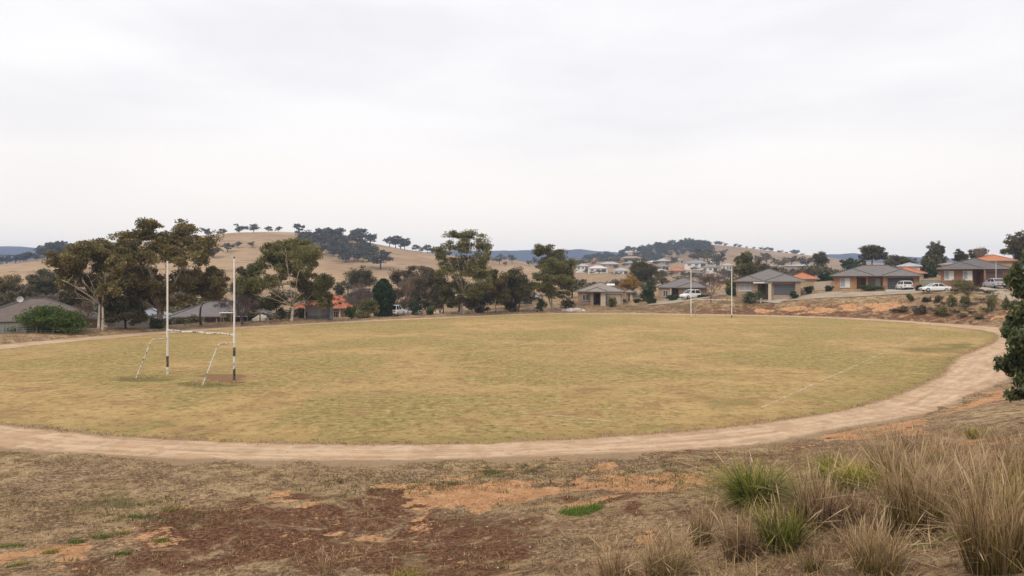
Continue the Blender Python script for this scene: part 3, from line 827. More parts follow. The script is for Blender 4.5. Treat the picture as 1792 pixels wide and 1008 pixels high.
# ---- the gums along the far-left side of the oval
tree('gum_tree', 'pale-trunked gum beside the round green bush, left of the largest gum', 84, 176,
     [(165, 440, 26, 13), (200, 446, 20, 14), (140, 455, 26, 17), (183, 465, 32, 17), (214, 468, 16, 16), (130, 487, 22, 18), (162, 493, 20, 12), (203, 490, 23, 18), (119, 478, 14, 14), (214, 512, 15, 13), (142, 515, 14, 9)],
     528, .22, 'pale', 'olive', 11000, 1, dead=9, trunks=2)
tree('gum_tree', 'largest and tallest gum, behind the near goalposts, with bare pale limbs', 91, 276,
     [(255, 408, 25, 14), (275, 397, 16, 9), (316, 402, 26, 13), (240, 432, 22, 15), (288, 424, 28, 14), (336, 425, 22, 17), (226, 455, 12, 15), (268, 449, 27, 15), (318, 454, 28, 15), (346, 456, 14, 17), (243, 484, 24, 15), (286, 489, 32, 17), (328, 490, 24, 14), (252, 514, 24, 15), (306, 514, 26, 14), (228, 507, 15, 15)],
     540, .42, 'grey', 'olive', 17000, 2, trunks=2, dead=13, limb_out=.7)
tree('understorey_tree', 'dense dark tree filling the gap between the two left gums', 88, 220,
     [(205, 528, 18, 17), (230, 540, 22, 16), (192, 545, 15, 15), (236, 520, 15, 14), (212, 555, 24, 10), (246, 556, 12, 10)], 560, .16, 'dark', 'dark', 5200, 3)
tree('small_gum', 'smaller dark gum just right of the near left goalpost', 97, 352,
     [(350, 488, 26, 14), (375, 486, 15, 12), (335, 504, 18, 12), (384, 502, 11, 11), (360, 516, 18, 9)], 535, .16, 'dark', 'olive', 5200, 4)
tree('gum_tree', 'broad green gum with white forked trunk behind the team shelter', 106, 510,
     [(488, 430, 21, 11), (516, 428, 20, 11), (480, 450, 18, 15), (526, 449, 26, 15), (550, 461, 15, 18), (500, 470, 27, 13), (455, 475, 15, 17), (444, 505, 14, 17), (475, 500, 22, 18), (531, 494, 24, 14), (560, 502, 16, 20), (445, 530, 14, 12), (478, 529, 18, 11), (541, 524, 25, 11), (570, 526, 11, 10)],
     538, .24, 'pale', 'green', 15000, 5, trunks=1, dead=9, limb_out=.4)
tree('gum_tree', 'tall airy gum with gaps in its crown, middle of the far tree line', 126, 808,
     [(795, 414, 15, 8), (826, 412, 15, 8), (780, 434, 12, 11), (810, 434, 17, 9), (841, 431, 14, 11), (770, 449, 8, 8), (800, 457, 19, 9), (836, 455, 16, 11), (853, 448, 7, 11), (788, 480, 16, 10), (830, 480, 18, 11), (815, 503, 18, 10), (849, 491, 12, 10), (812, 470, 18, 9), (845, 470, 14, 10), (795, 500, 15, 10), (832, 512, 16, 9), (785, 462, 10, 9)],
     512, .24, 'pale', 'green', 9500, 6, dead=7, trunks=2)
tree('gum_tree', 'dense upright gum just left of the stone-fronted house', 138, 967,
     [(965, 440, 17, 9), (950, 455, 15, 12), (985, 455, 17, 12), (965, 468, 20, 11), (945, 480, 11, 11), (990, 480, 14, 12), (965, 492, 20, 11), (990, 500, 13, 11), (950, 505, 15, 9), (975, 515, 17, 8), (966, 480, 17, 11), (975, 470, 14, 10), (958, 496, 14, 10)],
     520, .22, 'grey', 'green', 10500, 7, trunks=2, droop=.5, dead=4)
tree('round_gum', 'round dark tree between the airy gum and the dense upright gum', 136, 905,
     [(905, 482, 15, 9), (893, 497, 13, 10), (918, 497, 13, 10), (905, 508, 17, 9)], 520, .15, 'dark', 'dark', 4200, 8, trunks=2)
tree('small_gum', 'slim olive tree close to the right of the airy gum', 131, 869,
     [(868, 487, 13, 10), (860, 503, 14, 10), (879, 508, 12, 11), (866, 520, 14, 9)], 527, .14, 'grey', 'olive', 3800, 9)
tree('small_gum', 'dark low tree under the left side of the airy gum', 129, 775,
     [(772, 495, 13, 13), (785, 512, 13, 12), (765, 520, 12, 12), (800, 525, 12, 10)], 535, .13, 'dark', 'dark', 3600, 10)
tree('spreading_tree', 'wide brownish tree behind the leafless trees right of the cypress', 150, 727,
     [(697, 488, 12, 12), (716, 476, 17, 9), (743, 478, 16, 11), (762, 488, 11, 13), (733, 503, 20, 15), (703, 508, 14, 14), (758, 512, 14, 12), (725, 522, 22, 10)], 535, .25, 'dark', 'brown', 7000, 11)
tree('small_gum', 'dark tree between the slim olive tree and the airy gum trunk', 133, 836,
     [(836, 515, 13, 11), (848, 525, 12, 9), (828, 528, 11, 9)], 535, .12, 'dark', 'dark', 2600, 12)
tree('small_gum', 'dark leafy tree against the left edge of the broad green gum', 118, 428,
     [(425, 480, 10, 10), (420, 500, 11, 13), (432, 515, 10, 12)], 540, .14, 'dark', 'dark', 2800, 13)

# cypress
def cypress(label, x0, x1, y0, y1, d, seed):
    rng = np.random.default_rng(seed); k = d / F_PX
    bx = X((x0 + x1) / 2, d); g = G(bx, d); root = thing('cypress', label, 'tree', (bx, d, g - .05))
    H = P(x0, y0, d).z - g; rr = (x1 - x0) / 2 * k
    n = 9000; t = rng.uniform(0.03, 1, n); a = rng.uniform(0, 2 * math.pi, n)
    prof = np.where(t < .45, .8 + .2 * t / .45, np.sqrt(np.clip(1 - ((t - .45) / .56) ** 2, 0, 1)))
    lump = 1 + .22 * (vnoise(a * 2.2, t * 7, 3) - .5) * 2
    r = rr * prof * lump * rng.uniform(.25, 1, n) ** .5
    C_ = np.stack([np.cos(a) * r, np.sin(a) * r, t * H], -1)
    V, F_, tone = leaf_quads(C_, .42, .2, rng, -1.0, np.clip(rng.normal(.45, .15, n), 0, 1))
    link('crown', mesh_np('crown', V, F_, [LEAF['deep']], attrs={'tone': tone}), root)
    MB().tube([(0, 0, 0), (0, 0, H * .9)], [.14, .03], 6).build('trunk', BARK['dark'], root)
cypress('dark green egg-shaped cypress left of the white parked vehicle', 652, 690, 488, 547, 122, 21)

bush('large_bush', 'big round bright green bush behind the wire fence at far left', 27, 166, 536, 583, 76, 'bright', 22, 15000, .26, .13, lobes=26)
bush('shrub', 'olive rounded shrub left of the dark cypress', 618, 668, 521, 556, 113, 'green', 23, 3800, .26, .13, lobes=10)
bush('shrub', 'low bright green shrub right of the team shelter', 602, 630, 533, 557, 111, 'bright', 24, 2000, .24, .12)
bush('shrub', 'dark rounded shrub right of the leafless street tree', 712, 740, 522, 548, 126, 'hedge', 25, 1600, .26, .13)
bush('shrub', 'small green shrub in front of the wide brownish tree', 742, 764, 535, 549, 127, 'bright', 26, 900, .24, .12)
bush('shrub', 'low dark undergrowth beneath the large gum', 255, 292, 556, 578, 88, 'hedge', 27, 1500, .22, .11)
bush('shrub', 'dark undergrowth behind the trunk of the broad green gum', 478, 505, 538, 562, 112, 'dark', 28, 1500, .24, .12)
bush('shrub', 'shadowy undergrowth between white gum trunk and team shelter', 514, 538, 535, 561, 112, 'dark', 29, 1400, .24, .12)
bush('shrub', 'dark shrub at the foot of the dense upright gum', 935, 962, 518, 541, 139, 'hedge', 30, 1300, .28, .14)
bush('shrub', 'dark shrub left of the stone-fronted house', 980, 1008, 520, 538, 143, 'dark', 31, 1300, .28, .14)
bush('shrub', 'dark undergrowth beneath the round dark tree', 880, 912, 522, 541, 139, 'dark', 32, 1300, .28, .14)
bush('shrub', 'brownish undergrowth beneath the airy gum', 826, 862, 530, 546, 134, 'brown', 33, 1300, .26, .13)

simple_tree('round_gum', 'round-headed tree seen above the leafless trees, left of cypress', 608, 662, 469, 505, 172, 'dark', 41, n_leaf=3600)
simple_tree('small_gum', 'tiny round tree at the hill foot between green gum and cypress', 585, 604, 495, 516, 178, 'dark', 42, n_leaf=1200, n=5)
simple_tree('background_tree', 'dark spreading tree behind the brown-roofed house', 46, 116, 472, 520, 150, 'dark', 43, n_leaf=5200, n=11)
simple_tree('background_tree', 'dark tree at the left picture edge above the house roof', -12, 46, 486, 532, 135, 'olive', 44, n_leaf=3800)
simple_tree('background_tree', 'grey-brown tree low behind the ridge of the brown roof', 8, 60, 505, 545, 118, 'brown', 45, n_leaf=3000)
simple_tree('background_tree', 'dark tree between the green bush and pale-trunked gum', 108, 150, 500, 552, 100, 'dark', 46, n_leaf=3200)
bare_tree('bare_tree', 'brown leafless tree rising behind the brown house roof', 92, 104, 496, 80, 'purple', 51, 5, trunk_r=.14)
bare_tree('bare_tree', 'leafless brown shrub tree at right foot of pale-trunked gum', 150, 92, 520, 44, 'tan', 52, 5, trunk_r=.1)
bare_tree('bare_tree', 'leafless spreading tree in front of the long grey roof', 424, 101, 512, 62, 'purple', 53, 5, trunk_r=.13, spread=.6)
bare_tree('bare_tree', 'grey leafless tree right of the red tiled roof', 628, 142, 494, 66, 'purple', 54, 5, trunk_r=.14, twig=.022)
bare_tree('bare_tree', 'slim leafless street tree with pale stem right of cypress', 714, 128, 480, 36, 'tan', 55, 5, trunk_r=.13, clear=.3, spread=.35, twig=.02)
bare_tree('bare_tree', 'purplish leafless bushy tree left of the airy gum trunk', 770, 130, 502, 52, 'purple', 56, 5, trunk_r=.12, clear=.05, twig=.02)
bare_tree('bare_tree', 'reddish-grey leafless tree between the two far goalposts', 1244, 141, 467, 62, 'purple', 57, 6, trunk_r=.14, clear=.08, twig=.016, kids=(2, 4))
bare_tree('bare_tree', 'pale leafless tree above the rear orange roof at right', 1716, 196, 428, 26, 'tan', 58, 5, trunk_r=.15, twig=.03)
bare_tree('bare_tree', 'pale straw-coloured leafless tree in front of the round-headed tree', 631, 160, 482, 30, 'tan', 59, 5, trunk_r=.12, twig=.024)
bare_tree('bare_tree', 'leafless tree left of the small dark gum behind posts', 388, 120, 520, 40, 'purple', 60, 5, trunk_r=.12, twig=.02)
bare_tree('bare_tree', 'leafless brown tree at the left end of the far houses', 1092, 172, 490, 40, 'tan', 61, 5, trunk_r=.13, twig=.024)

simple_tree('round_tree', 'large dark round tree standing above the stone-fronted house', 1100, 1148, 452, 497, 222, 'dark', 71, n=10, n_leaf=4600, leafL=.5, leafW=.26)
simple_tree('round_tree', 'big dark green tree behind the wide grey garage house', 1283, 1331, 443, 492, 186, 'green', 72, n=11, n_leaf=5200, leafL=.44, leafW=.22, clump=.5)
bush('topiary_tree', 'clipped dark green egg-shaped tree between two grey-roofed houses', 1120, 1151, 491, 529, 151, 'hedge', 73, 3600, .3, .16, lobes=12, cat='tree', clump=.55)
simple_tree('small_gum', 'small olive tree just left of the right far goalpost', 1268, 1292, 488, 520, 150, 'green', 74, n=7, n_leaf=1800, leafL=.34, leafW=.17)
simple_tree('autumn_tree', 'small yellow autumn tree right of the stone-fronted house', 1082, 1122, 483, 514, 166, 'yellow', 75, n=8, n_leaf=1500, leafL=.3, leafW=.16, bark='tan')
simple_tree('blossom_tree', 'small pale blossoming tree beside the clipped green tree', 1104, 1122, 505, 526, 153, 'blossom', 76, n=5, n_leaf=420, leafL=.2, leafW=.13, bark='tan')
simple_tree('flat_topped_tree', 'broad flat-topped dark tree behind the brown brick double garage', 1502, 1552, 428, 458, 232, 'dark', 77, n=9, n_leaf=3600, leafL=.5, leafW=.24, rel=.42)
simple_tree('gum_tree', 'airy dark gum between the two brick houses at right', 1621, 1660, 425, 462, 216, 'dark', 78, n=9, n_leaf=2600, leafL=.46, leafW=.2, rel=.40, clump=.5)
simple_tree('gum_tree', 'tall dark gum at the right picture edge behind orange roof', 1748, 1822, 404, 462, 168, 'dark', 79, n=12, n_leaf=4600, leafL=.42, leafW=.18, rel=.38, clump=.5)
simple_tree('small_gum', 'dark tree at left end of the grey warehouse roof', 1421, 1449, 440, 468, 265, 'dark', 80, n=7, n_leaf=1700, leafL=.56, leafW=.26)
simple_tree('background_tree', 'wide dark tree right of the flat-topped tree', 1550, 1602, 446, 470, 238, 'dark', 81, n=8, n_leaf=2600, leafL=.5, leafW=.25)
simple_tree('background_tree', 'dark tree left of the flat-topped tree', 1470, 1512, 452, 476, 225, 'hedge', 82, n=7, n_leaf=2200, leafL=.5, leafW=.25)
simple_tree('background_tree', 'dark green tree above ridge of rightmost brick house', 1695, 1727, 433, 456, 200, 'dark', 83, n=7, n_leaf=1900, leafL=.44, leafW=.22)
simple_tree('background_tree', 'smaller dark tree left of the ridge of rightmost brick house', 1672, 1698, 440, 460, 205, 'dark', 84, n=6, n_leaf=1400, leafL=.44, leafW=.22)
simple_tree('background_tree', 'dark tree under the airy gum between the brick houses', 1608, 1650, 446, 480, 200, 'dark', 85, n=8, n_leaf=2400, leafL=.46, leafW=.23)
simple_tree('background_tree', 'low dark tree right of the orange roof behind brick garage', 1612, 1640, 468, 494, 165, 'hedge', 86, n=6, n_leaf=1700, leafL=.38, leafW=.19)
simple_tree('background_tree', 'dark tree behind fence left of the brown brick garage house', 1430, 1462, 476, 500, 176, 'hedge', 87, n=6, n_leaf=1700, leafL=.4, leafW=.2)
simple_tree('background_tree', 'dark trees edge right of the purple leafless tree', 1316, 1350, 458, 492, 230, 'brown', 88, n=7, n_leaf=1900, leafL=.46, leafW=.23)

# ---- small far trees: a few kinds, then copies
def proto_tree(seed, wide=1.0, leaf='hill', gap=.36, n_leaf=520, nl=11):
    rng = np.random.default_rng(seed)
    lob = []
    for i in range(nl):
        a = rng.uniform(0, 2 * math.pi); r = math.sqrt(rng.uniform(0, 1)) * .34 * wide
        lob.append((Vector((math.cos(a) * r, math.sin(a) * r, rng.uniform(.42, .84) - r * .25)), .20 * wide, .20 * wide, .15))
    C_, T, tips = crown_leaves(lob, rng, n_leaf, .1, .06, .2, gap, 5)
    V, F_, tone = leaf_quads(C_, .125, .08, rng, .2, T)
    w = MB().tube([(0, 0, -.04), (.01, 0, .25), (0, .01, .5)], [.035, .026, .015], 5, False)
    for l in lob: w.tube([(0, 0, .3), l[0] * .7, l[0]], [.016, .012, .006], 3, False)
    nv = len(V); wf = [f for f in w.f if len(f) == 4]
    V = np.concatenate([V, np.array(w.v)]); F2 = np.concatenate([F_, np.array(wf) + nv])
    mi = np.concatenate([np.zeros(len(F_)), np.ones(len(wf))])
    return mesh_np('small_tree', V, F2, [LEAF[leaf], BARK['dark']], mi, attrs={'tone': np.concatenate([tone, np.zeros(len(w.v))])})
PROTO = [proto_tree(200 + i, w, 'hill', g) for i, (w, g) in enumerate([(1.0, .5), (1.25, .48), (.9, .55), (1.4, .48), (1.1, .52), (1.3, .55)])]
PROTO_D = [proto_tree(220 + i, w, 'dark', g, 420) for i, (w, g) in enumerate([(1.1, .52), (1.4, .52), (1.0, .55), (1.6, .55)])]
PROTO_B = [proto_tree(240 + i, w, 'brown', g, 420) for i, (w, g) in enumerate([(1.4, .56), (1.6, .58)])]
rt = random.Random(77)
def small(x, y, z, h, label, group, protos=PROTO, name='small_tree', cat='tree', sx=1.0):
    o = link(name, rt.choice(protos))
    o.location = (x, y, z - h * .02); s = h * rt.uniform(.9, 1.1)
    o.scale = (s * sx, s * sx, s); o.rotation_euler = (0, 0, rt.uniform(0, 6.28))
    return tag(o, label, cat, group)
def hill_y(px, py, fn, y0, y1):
    """where the sight line through this spot of the hillside meets it"""
    dd = np.arange(y0, y1, 2.0); xx = (px - 896) / F_PX * dd; zz = fn(xx, dd)
    h = np.nonzero(CAM_Z - (py - HOR) / F_PX * dd <= zz)[0]
    if len(h): return float(xx[h[0]]), float(dd[h[0]]), float(zz[h[0]])
    d = y1; x = X(px, d); return x, d, float(fn(np.array([x]), np.array([d]))[0])
for px, h, lb in [(361, 15, 'leftmost of the trees standing along the golden hill crest'), (389, 12, 'second tree from left on the golden hill crest'), (418, 16, 'third tree from left, leaning crown, on the golden hill crest'),
                  (444, 15, 'fourth tree from left on the golden hill crest'), (470, 9, 'small tree on the golden hill crest, left of the summit pair gap'), (487, 9, 'small low tree on the golden hill crest near the summit'), (522, 15, 'lone tree on the summit of the golden hill')]:
    x, d = X(px, 692), 692.0
    small(x, d, float(f_left(np.array([x]), np.array([d]))[0]), 1.3 * h * d / F_PX, lb, 'trees on the crest of the golden hill', sx=1.25)
for px, py, h, lb in [(373, 451, 18, 'lower dark tree on golden hill right of the largest gum'), (398, 441, 16, 'dark tree below the crest of the golden hill'), (416, 434, 10, 'small bush-like tree below the crest of golden hill'), (441, 433, 9, 'tiny tree high on the golden hillside above green gum'),
                      (666, 471, 31, 'lone rounded tree low on the golden hillside, right of the grove'), (650, 446, 14, 'small tree at right edge of the hillside grove')]:
    x, d, z = hill_y(px, py, f_left, 450, 690)
    small(x, d, z, 1.2 * h * d / F_PX, lb, 'scattered trees on the golden hillside', sx=1.3)
for i in range(58):
    t = rt.random(); px = 528 + t * 124
    top = 410 + 14 * t * t + (10 if px < 545 else 0); bot = 437 + 26 * min(1, max(0, (px - 535) / 80)) - (10 if px > 640 else 0)
    py = top + (bot - top) * rt.random() ** .8
    x, d, z = hill_y(px, py, f_left, 480, 705)
    small(x, d, z, rt.uniform(17, 25) * d / F_PX, 'dark tree in the grove near the golden hill summit', 'grove on the golden hill', sx=1.2)
for px, h in [(682, 20), (692, 23), (701, 24), (708, 18)]:
    x, d = X(px, 690), 690.0; small(x, d, f_left(np.array([x]), np.array([d]))[0], h * d / F_PX, 'dark tree in the close clump right of the hillside grove', 'clump right of the grove', sx=1.2)
for px, h in [(728, 13), (738, 11), (748, 16), (757, 15), (764, 12)]:
    x, d = X(px, 690), 690.0; small(x, d, f_left(np.array([x]), np.array([d]))[0], h * d / F_PX, 'dark tree in the row on the hill shoulder left of airy gum', 'row on the hill shoulder', sx=1.15)
for px, py, h, lb in [(874, 463, 19, 'left of the two pointed dark trees on the low hill shoulder'), (896, 461, 16, 'right of the two pointed dark trees on the low hill shoulder'), (926, 466, 11, 'low dark tree beside the top of the dense upright gum'), (934, 464, 15, 'wide dark tree touching left of the dense upright gum'), (884, 466, 10, 'small dark tree between the two pointed trees')]:
    x, d, z = hill_y(px, py, f_left, 450, 690); small(x, d, z, h * d / F_PX, lb, 'trees on the low hill shoulder', PROTO_D)
for i in range(34):
    px = -30 + rt.random() * 150; x, d = X(px, 560 + rt.uniform(-30, 60)), 0
    d = 560 + rt.uniform(-40, 60); x = X(px, d)
    z = max(float(f_left(np.array([x]), np.array([d]))[0]), G(x, d))
    small(x, d, z, (12 + 9 * (px / 120 > .6) + rt.uniform(0, 9)) * d / F_PX, 'dark tree in the belt at far left below the blue range', 'tree belt at far left', PROTO, sx=1.3)
# right hill: wood on its left flank, single trees along its crest
for i in range(190):
    px = 1012 + 232 * rt.random() ** .9
    ridge = HOR - (float(PR(np.array([X(px, 1100)]))[0]) - CAM_Z) / 1100 * F_PX
    depth = 27 if px < 1150 else 27 * (1 - (px - 1150) / 160)
    py = ridge + 1 + rt.random() * depth
    x, d, z = hill_y(px, py, f_right, 800, 1120)
    small(x, d, max(z, G(x, d)), rt.uniform(9, 13.5) * d / F_PX, 'dark tree in the wood on the flank of the right-hand hill', 'wood on the right-hand hill', sx=1.3)
for px, h in [(1213, 7), (1231, 7), (1252, 7), (1258, 8), (1269, 6), (1286, 6), (1294, 6), (1306, 4), (1319, 5), (1332, 6), (1339, 5), (1346, 7), (1350, 6), (1362, 4), (1367, 5), (1376, 4), (1388, 9), (1394, 9), (1404, 4)]:
    x, d = X(px, 1092), 1092.0; small(x, d, float(f_right(np.array([x]), np.array([d]))[0]), 1.25 * h * d / F_PX, 'small tree silhouetted on the bare crest of the right-hand hill', 'trees on the crest of the right-hand hill', sx=1.25)
for px, py, h in [(1224, 440, 10), (1235, 438, 9), (1241, 439, 9), (1272, 440, 5), (1248, 448, 12), (1262, 447, 10), (1332, 446, 5), (1342, 447, 5), (1268, 444, 8), (1225, 450, 13)]:
    x, d, z = hill_y(px, py, f_right, 800, 1092); small(x, d, z, h * d / F_PX, 'small tree on the open face of the right-hand hill', 'trees on the face of the right-hand hill', sx=1.4)
# trees between the far houses
def on_ground(px, d): x = X(px, d); return x, d, G(x, d)
for px, d, h in [(1232, 620, 26), (1214, 640, 18), (1222, 630, 20), (1238, 610, 24), (1254, 520, 34), (1330, 560, 20), (1342, 600, 18), (1356, 560, 16), (1372, 520, 22), (1385, 560, 20), (1402, 600, 14), (1411, 520, 22), (1460, 420, 14), (1475, 400, 12), (1448, 440, 16),
                 (1440, 330, 16), (1014, 560, 15), (1022, 590, 14), (1005, 560, 16), (1012, 520, 15), (1080, 560, 14), (1066, 600, 12), (1095, 580, 13), (1180, 600, 12), (1165, 520, 10), (1190, 430, 13), (1175, 420, 12), (1160, 430, 12), (1210, 380, 14), (1265, 420, 14), (1275, 380, 16)]:
    x, d, z = on_ground(px, d); small(x, d, z, h * d / F_PX, 'dark tree among the distant houses below the right-hand hill', 'trees among the distant houses', PROTO_D, sx=1.1)
for i in range(46):
    px = 1000 + rt.random() * 320; d = rt.uniform(205, 380); x, d, z = on_ground(px, d)
    small(x, d, z, rt.uniform(1.6, 3.8), 'brownish scrub on the slope below the distant houses', 'scrub on the slope below the distant houses', rt.choice([PROTO_B, PROTO_B, PROTO_D]), 'scrub_bush', 'bush', sx=1.5)
for i in range(60):
    px = 1325 + rt.random() * 330; d = rt.uniform(225, 420); x, d, z = on_ground(px, d)
    small(x, d, z, rt.uniform(3.5, 7), 'brown-green tree in the belt behind the right-hand houses', 'tree belt behind the right-hand houses', rt.choice([PROTO_B, PROTO_D]), 'belt_tree', 'tree', sx=1.2)
for i in range(40):
    px = -20 + rt.random() * 760; d = rt.uniform(185, 420); x, d, z = on_ground(px, d)
    small(x, d, z, rt.uniform(3, 6.5), 'brown-green tree in the valley behind the left-hand houses', 'valley trees behind the left-hand houses', rt.choice([PROTO_B, PROTO_D]), 'valley_tree', 'tree', sx=1.2)
for i in range(16):
    px = 690 + rt.random() * 330; d = rt.uniform(165, 300); x, d, z = on_ground(px, d)
    small(x, d, z, rt.uniform(3, 6), 'dark tree behind the far tree line in the middle', 'trees behind the middle tree line', PROTO_D, 'valley_tree', 'tree', sx=1.3)

for i in range(70):
    px = -30 + rt.random() * 1010; d = rt.uniform(128, 178) + (0 if px < 600 else 12); x, d, z = on_ground(px, d)
    small(x, d, z, rt.uniform(2.6, 5.6), 'dense brown-green growth close behind the left tree line', 'growth behind the left tree line', rt.choice([PROTO_B, PROTO_D, PROTO_D]), 'background_shrub', 'shrub', sx=1.5)

for i in range(22):
    px = 180 + rt.random() * 320; d = rt.uniform(108, 114) + max(0, (px - 330) * .03); d = clear_d(px, d, 4.0); x, d, z = on_ground(px, d)
    small(x, d, z, rt.uniform(1.6, 3.0), 'shadowy garden shrub screening the houses behind the near goal', 'shrubs screening the left houses', rt.choice([PROTO_B, PROTO_D, PROTO_D]), 'screening_shrub', 'shrub', sx=1.7)
for i in range(46):
    px = 1560 + rt.random() * 220; d = rt.uniform(101, 119); d = clear_d(px, d, 2.5); x, d, z = on_ground(px, d)
    small(x, d, z, rt.uniform(.35, .9), 'low straggly scrub on the bank below the right-hand houses', 'low scrub on the right bank', rt.choice([PROTO_B, PROTO_B, PROTO_D]), 'bank_scrub', 'scrub', sx=1.9)

# ------------------------------------------------------------------ building materials
def roof_mat(name, c, tile=.32, rough=.75):
    m, nt, b = new_mat(name, rough, .3)
    v = coords(nt)
    n = noise(nt, v, 1.2, 5, .6); f = noise(nt, v, 9, 4, .7)
    sep = N(nt, 'ShaderNodeSeparateXYZ'); L(nt, v, sep.inputs[0])
    saw = mth(nt, 'FRACT', mth(nt, 'MULTIPLY', sep.outputs['Z'], 1 / (tile * .34)))
    col = ramp(nt, mth(nt, 'ADD', mth(nt, 'MULTIPLY', n, .6), mth(nt, 'MULTIPLY', f, .4)), [(.3, tuple(x * .72 for x in c)), (.7, tuple(min(1, x * 1.18) for x in c))])
    L(nt, col, b.inputs['Base Color'])
    bump(nt, b, saw, .35, .05)
    return m
def brick_mat(name, c, mortar=(.33, .29, .25)):
    m, nt, b = new_mat(name, .9, .15)
    tc = N(nt, 'ShaderNodeTexCoord'); sep = N(nt, 'ShaderNodeSeparateXYZ'); L(nt, tc.outputs['Object'], sep.inputs[0])
    cmb = N(nt, 'ShaderNodeCombineXYZ'); L(nt, mth(nt, 'ADD', sep.outputs[0], sep.outputs[1]), cmb.inputs[0]); L(nt, sep.outputs[2], cmb.inputs[1])
    br = N(nt, 'ShaderNodeTexBrick', Scale=4.2)
    br.inputs['Color1'].default_value = (*[x * .8 for x in c], 1); br.inputs['Color2'].default_value = (*[x * 1.15 for x in c], 1); br.inputs['Mortar'].default_value = (*mortar, 1)
    L(nt, cmb.outputs[0], br.inputs['Vector'])
    n = noise(nt, tc.outputs['Object'], .8, 5, .6)
    L(nt, mixc(nt, mrange(nt, n, .35, .7, 0, .35), br.outputs['Color'], tuple(x * .6 for x in c)), b.inputs['Base Color'])
    bump(nt, b, br.outputs['Fac'], -.3, .01)
    return m
ROOF = {'grey': roof_mat('roof_grey_tile', (.165, .147, .142)), 'dark': roof_mat('roof_charcoal_tile', (.125, .112, .112)), 'brown': roof_mat('roof_brown_tile', (.140, .108, .092)), 'red': roof_mat('roof_red_tile', (.40, .115, .060)),
        'orange': roof_mat('roof_orange_tile', (.43, .165, .075)), 'white': roof_mat('roof_pale_metal', (.56, .55, .54), .7, .5), 'pale': roof_mat('roof_light_grey_metal', (.36, .36, .37), .7, .5), 'blue': roof_mat('roof_blue_grey_metal', (.22, .24, .27), .7, .5),
        'tan': roof_mat('roof_tan_tile', (.30, .235, .185)), 'taupe': roof_mat('roof_taupe_tile', (.250, .208, .178))}
WALL = {'amber': brick_mat('brick_amber', (.420, .215, .100)), 'red': brick_mat('brick_red_brown', (.270, .112, .068)), 'tan': brick_mat('brick_tan', (.400, .280, .190)), 'cream': plain('render_cream', (.50, .43, .34), .9, .1), 'white': plain('render_white', (.66, .64, .61), .9, .1),
        'stone': brick_mat('stone_facing', (.330, .245, .170)), 'pink': brick_mat('brick_pinkish', (.420, .275, .195)), 'grey': plain('render_grey', (.26, .25, .24), .9, .1), 'sand': plain('render_sand', (.40, .30, .20), .9, .1)}
M_TRIM = plain('fascia_trim', (.24, .22, .21), .5, .4, .05)
M_TRIMW = plain('white_trim', (.68, .67, .64), .5, .4, .05)
M_CAP = plain('ridge_cap_grey', (.115, .105, .105), .8, .2, .1)
M_CAPR = plain('ridge_cap_red', (.34, .105, .058), .8, .2, .1)
M_CAPW = plain('ridge_cap_pale', (.55, .54, .52), .6, .2, .1)
M_FRAME = plain('window_frame_white', (.60, .60, .58), .5, .4, .04)
def glass_mat(name, c=(.045, .052, .062)):
    m, nt, b = new_mat(name, .08, .6)
    L(nt, ramp(nt, noise(nt, coords(nt), .6, 2, .5), [(.35, c), (.7, tuple(x * 2.0 for x in c))]), b.inputs['Base Color'])
    return m
M_GLASS = glass_mat('window_glass')
M_BLIND = plain('window_blind', (.62, .61, .60), .8, .2, .06)
M_SHEER = plain('window_sheer', (.30, .32, .34), .7, .3, .1)
GAR = {'dark': plain('garage_door_charcoal', (.055, .052, .055), .55, .4, .06), 'slate': plain('garage_door_slate', (.085, .088, .105), .55, .4, .06), 'cream': plain('garage_door_cream', (.44, .36, .28), .6, .3, .06), 'brown': plain('garage_door_brown', (.115, .070, .056), .6, .3, .08)}
M_DOOR = plain('door_timber', (.13, .07, .04), .6, .3, .15)
M_DARKIN = plain('porch_shade_paint', (.10, .085, .072), .9, .1, .1)
M_CONC = plain('concrete', (.40, .36, .31), .9, .15, .15, 1.2, .3)
M_CONCD = plain('concrete_shaded', (.205, .20, .195), .9, .15, .22, 1.4, .3)  # darker copy of the concrete, shelter shade put into its colour
M_STEEL = plain('galvanised_steel', (.34, .34, .34), .45, .5, .1)

def hip(mb, cap, x0, x1, y0, y1, z, pitch, oh=.5, th=.18):
    x0 -= oh; x1 += oh; y0 -= oh; y1 += oh
    w, dp = x1 - x0, y1 - y0
    s = min(w, dp) / 2; h = s * pitch; b = z + th
    if w >= dp: r0, r1 = (x0 + s, (y0 + y1) / 2, b + h), (x1 - s, (y0 + y1) / 2, b + h)
    else: r0, r1 = ((x0 + x1) / 2, y0 + s, b + h), ((x0 + x1) / 2, y1 - s, b + h)
    if abs(w - dp) < .05: r1 = (r0[0] + .05, r0[1], r0[2])
    lo = [(x0, y0, b), (x1, y0, b), (x1, y1, b), (x0, y1, b)]; un = [(a, c, z) for a, c, _ in lo]
    vs_ = lo + un + [r0, r1]
    if w >= dp: fs_ = [(0, 1, 9, 8), (1, 2, 9), (2, 3, 8, 9), (3, 0, 8)]
    else: fs_ = [(0, 1, 8), (1, 2, 9, 8), (2, 3, 9), (3, 0, 8, 9)]
    fs_ += [(7, 6, 5, 4)] + [(i, i + 4, (i + 1) % 4 + 4, (i + 1) % 4) for i in range(4)]
    mb.add(vs_, fs_)
    up = Vector((0, 0, .03))
    ends = [(0, r0), (1, r1 if w >= dp else r0), (2, r1), (3, r0 if w >= dp else r1)]
    for i, r in ends: cap.tube([Vector(lo[i]) + up, Vector(r) + up], .085, 5)
    cap.tube([Vector(r0) + up, Vector(r1) + up], .085, 5)
    return [(x0, y0, x1, y1, z, th)]

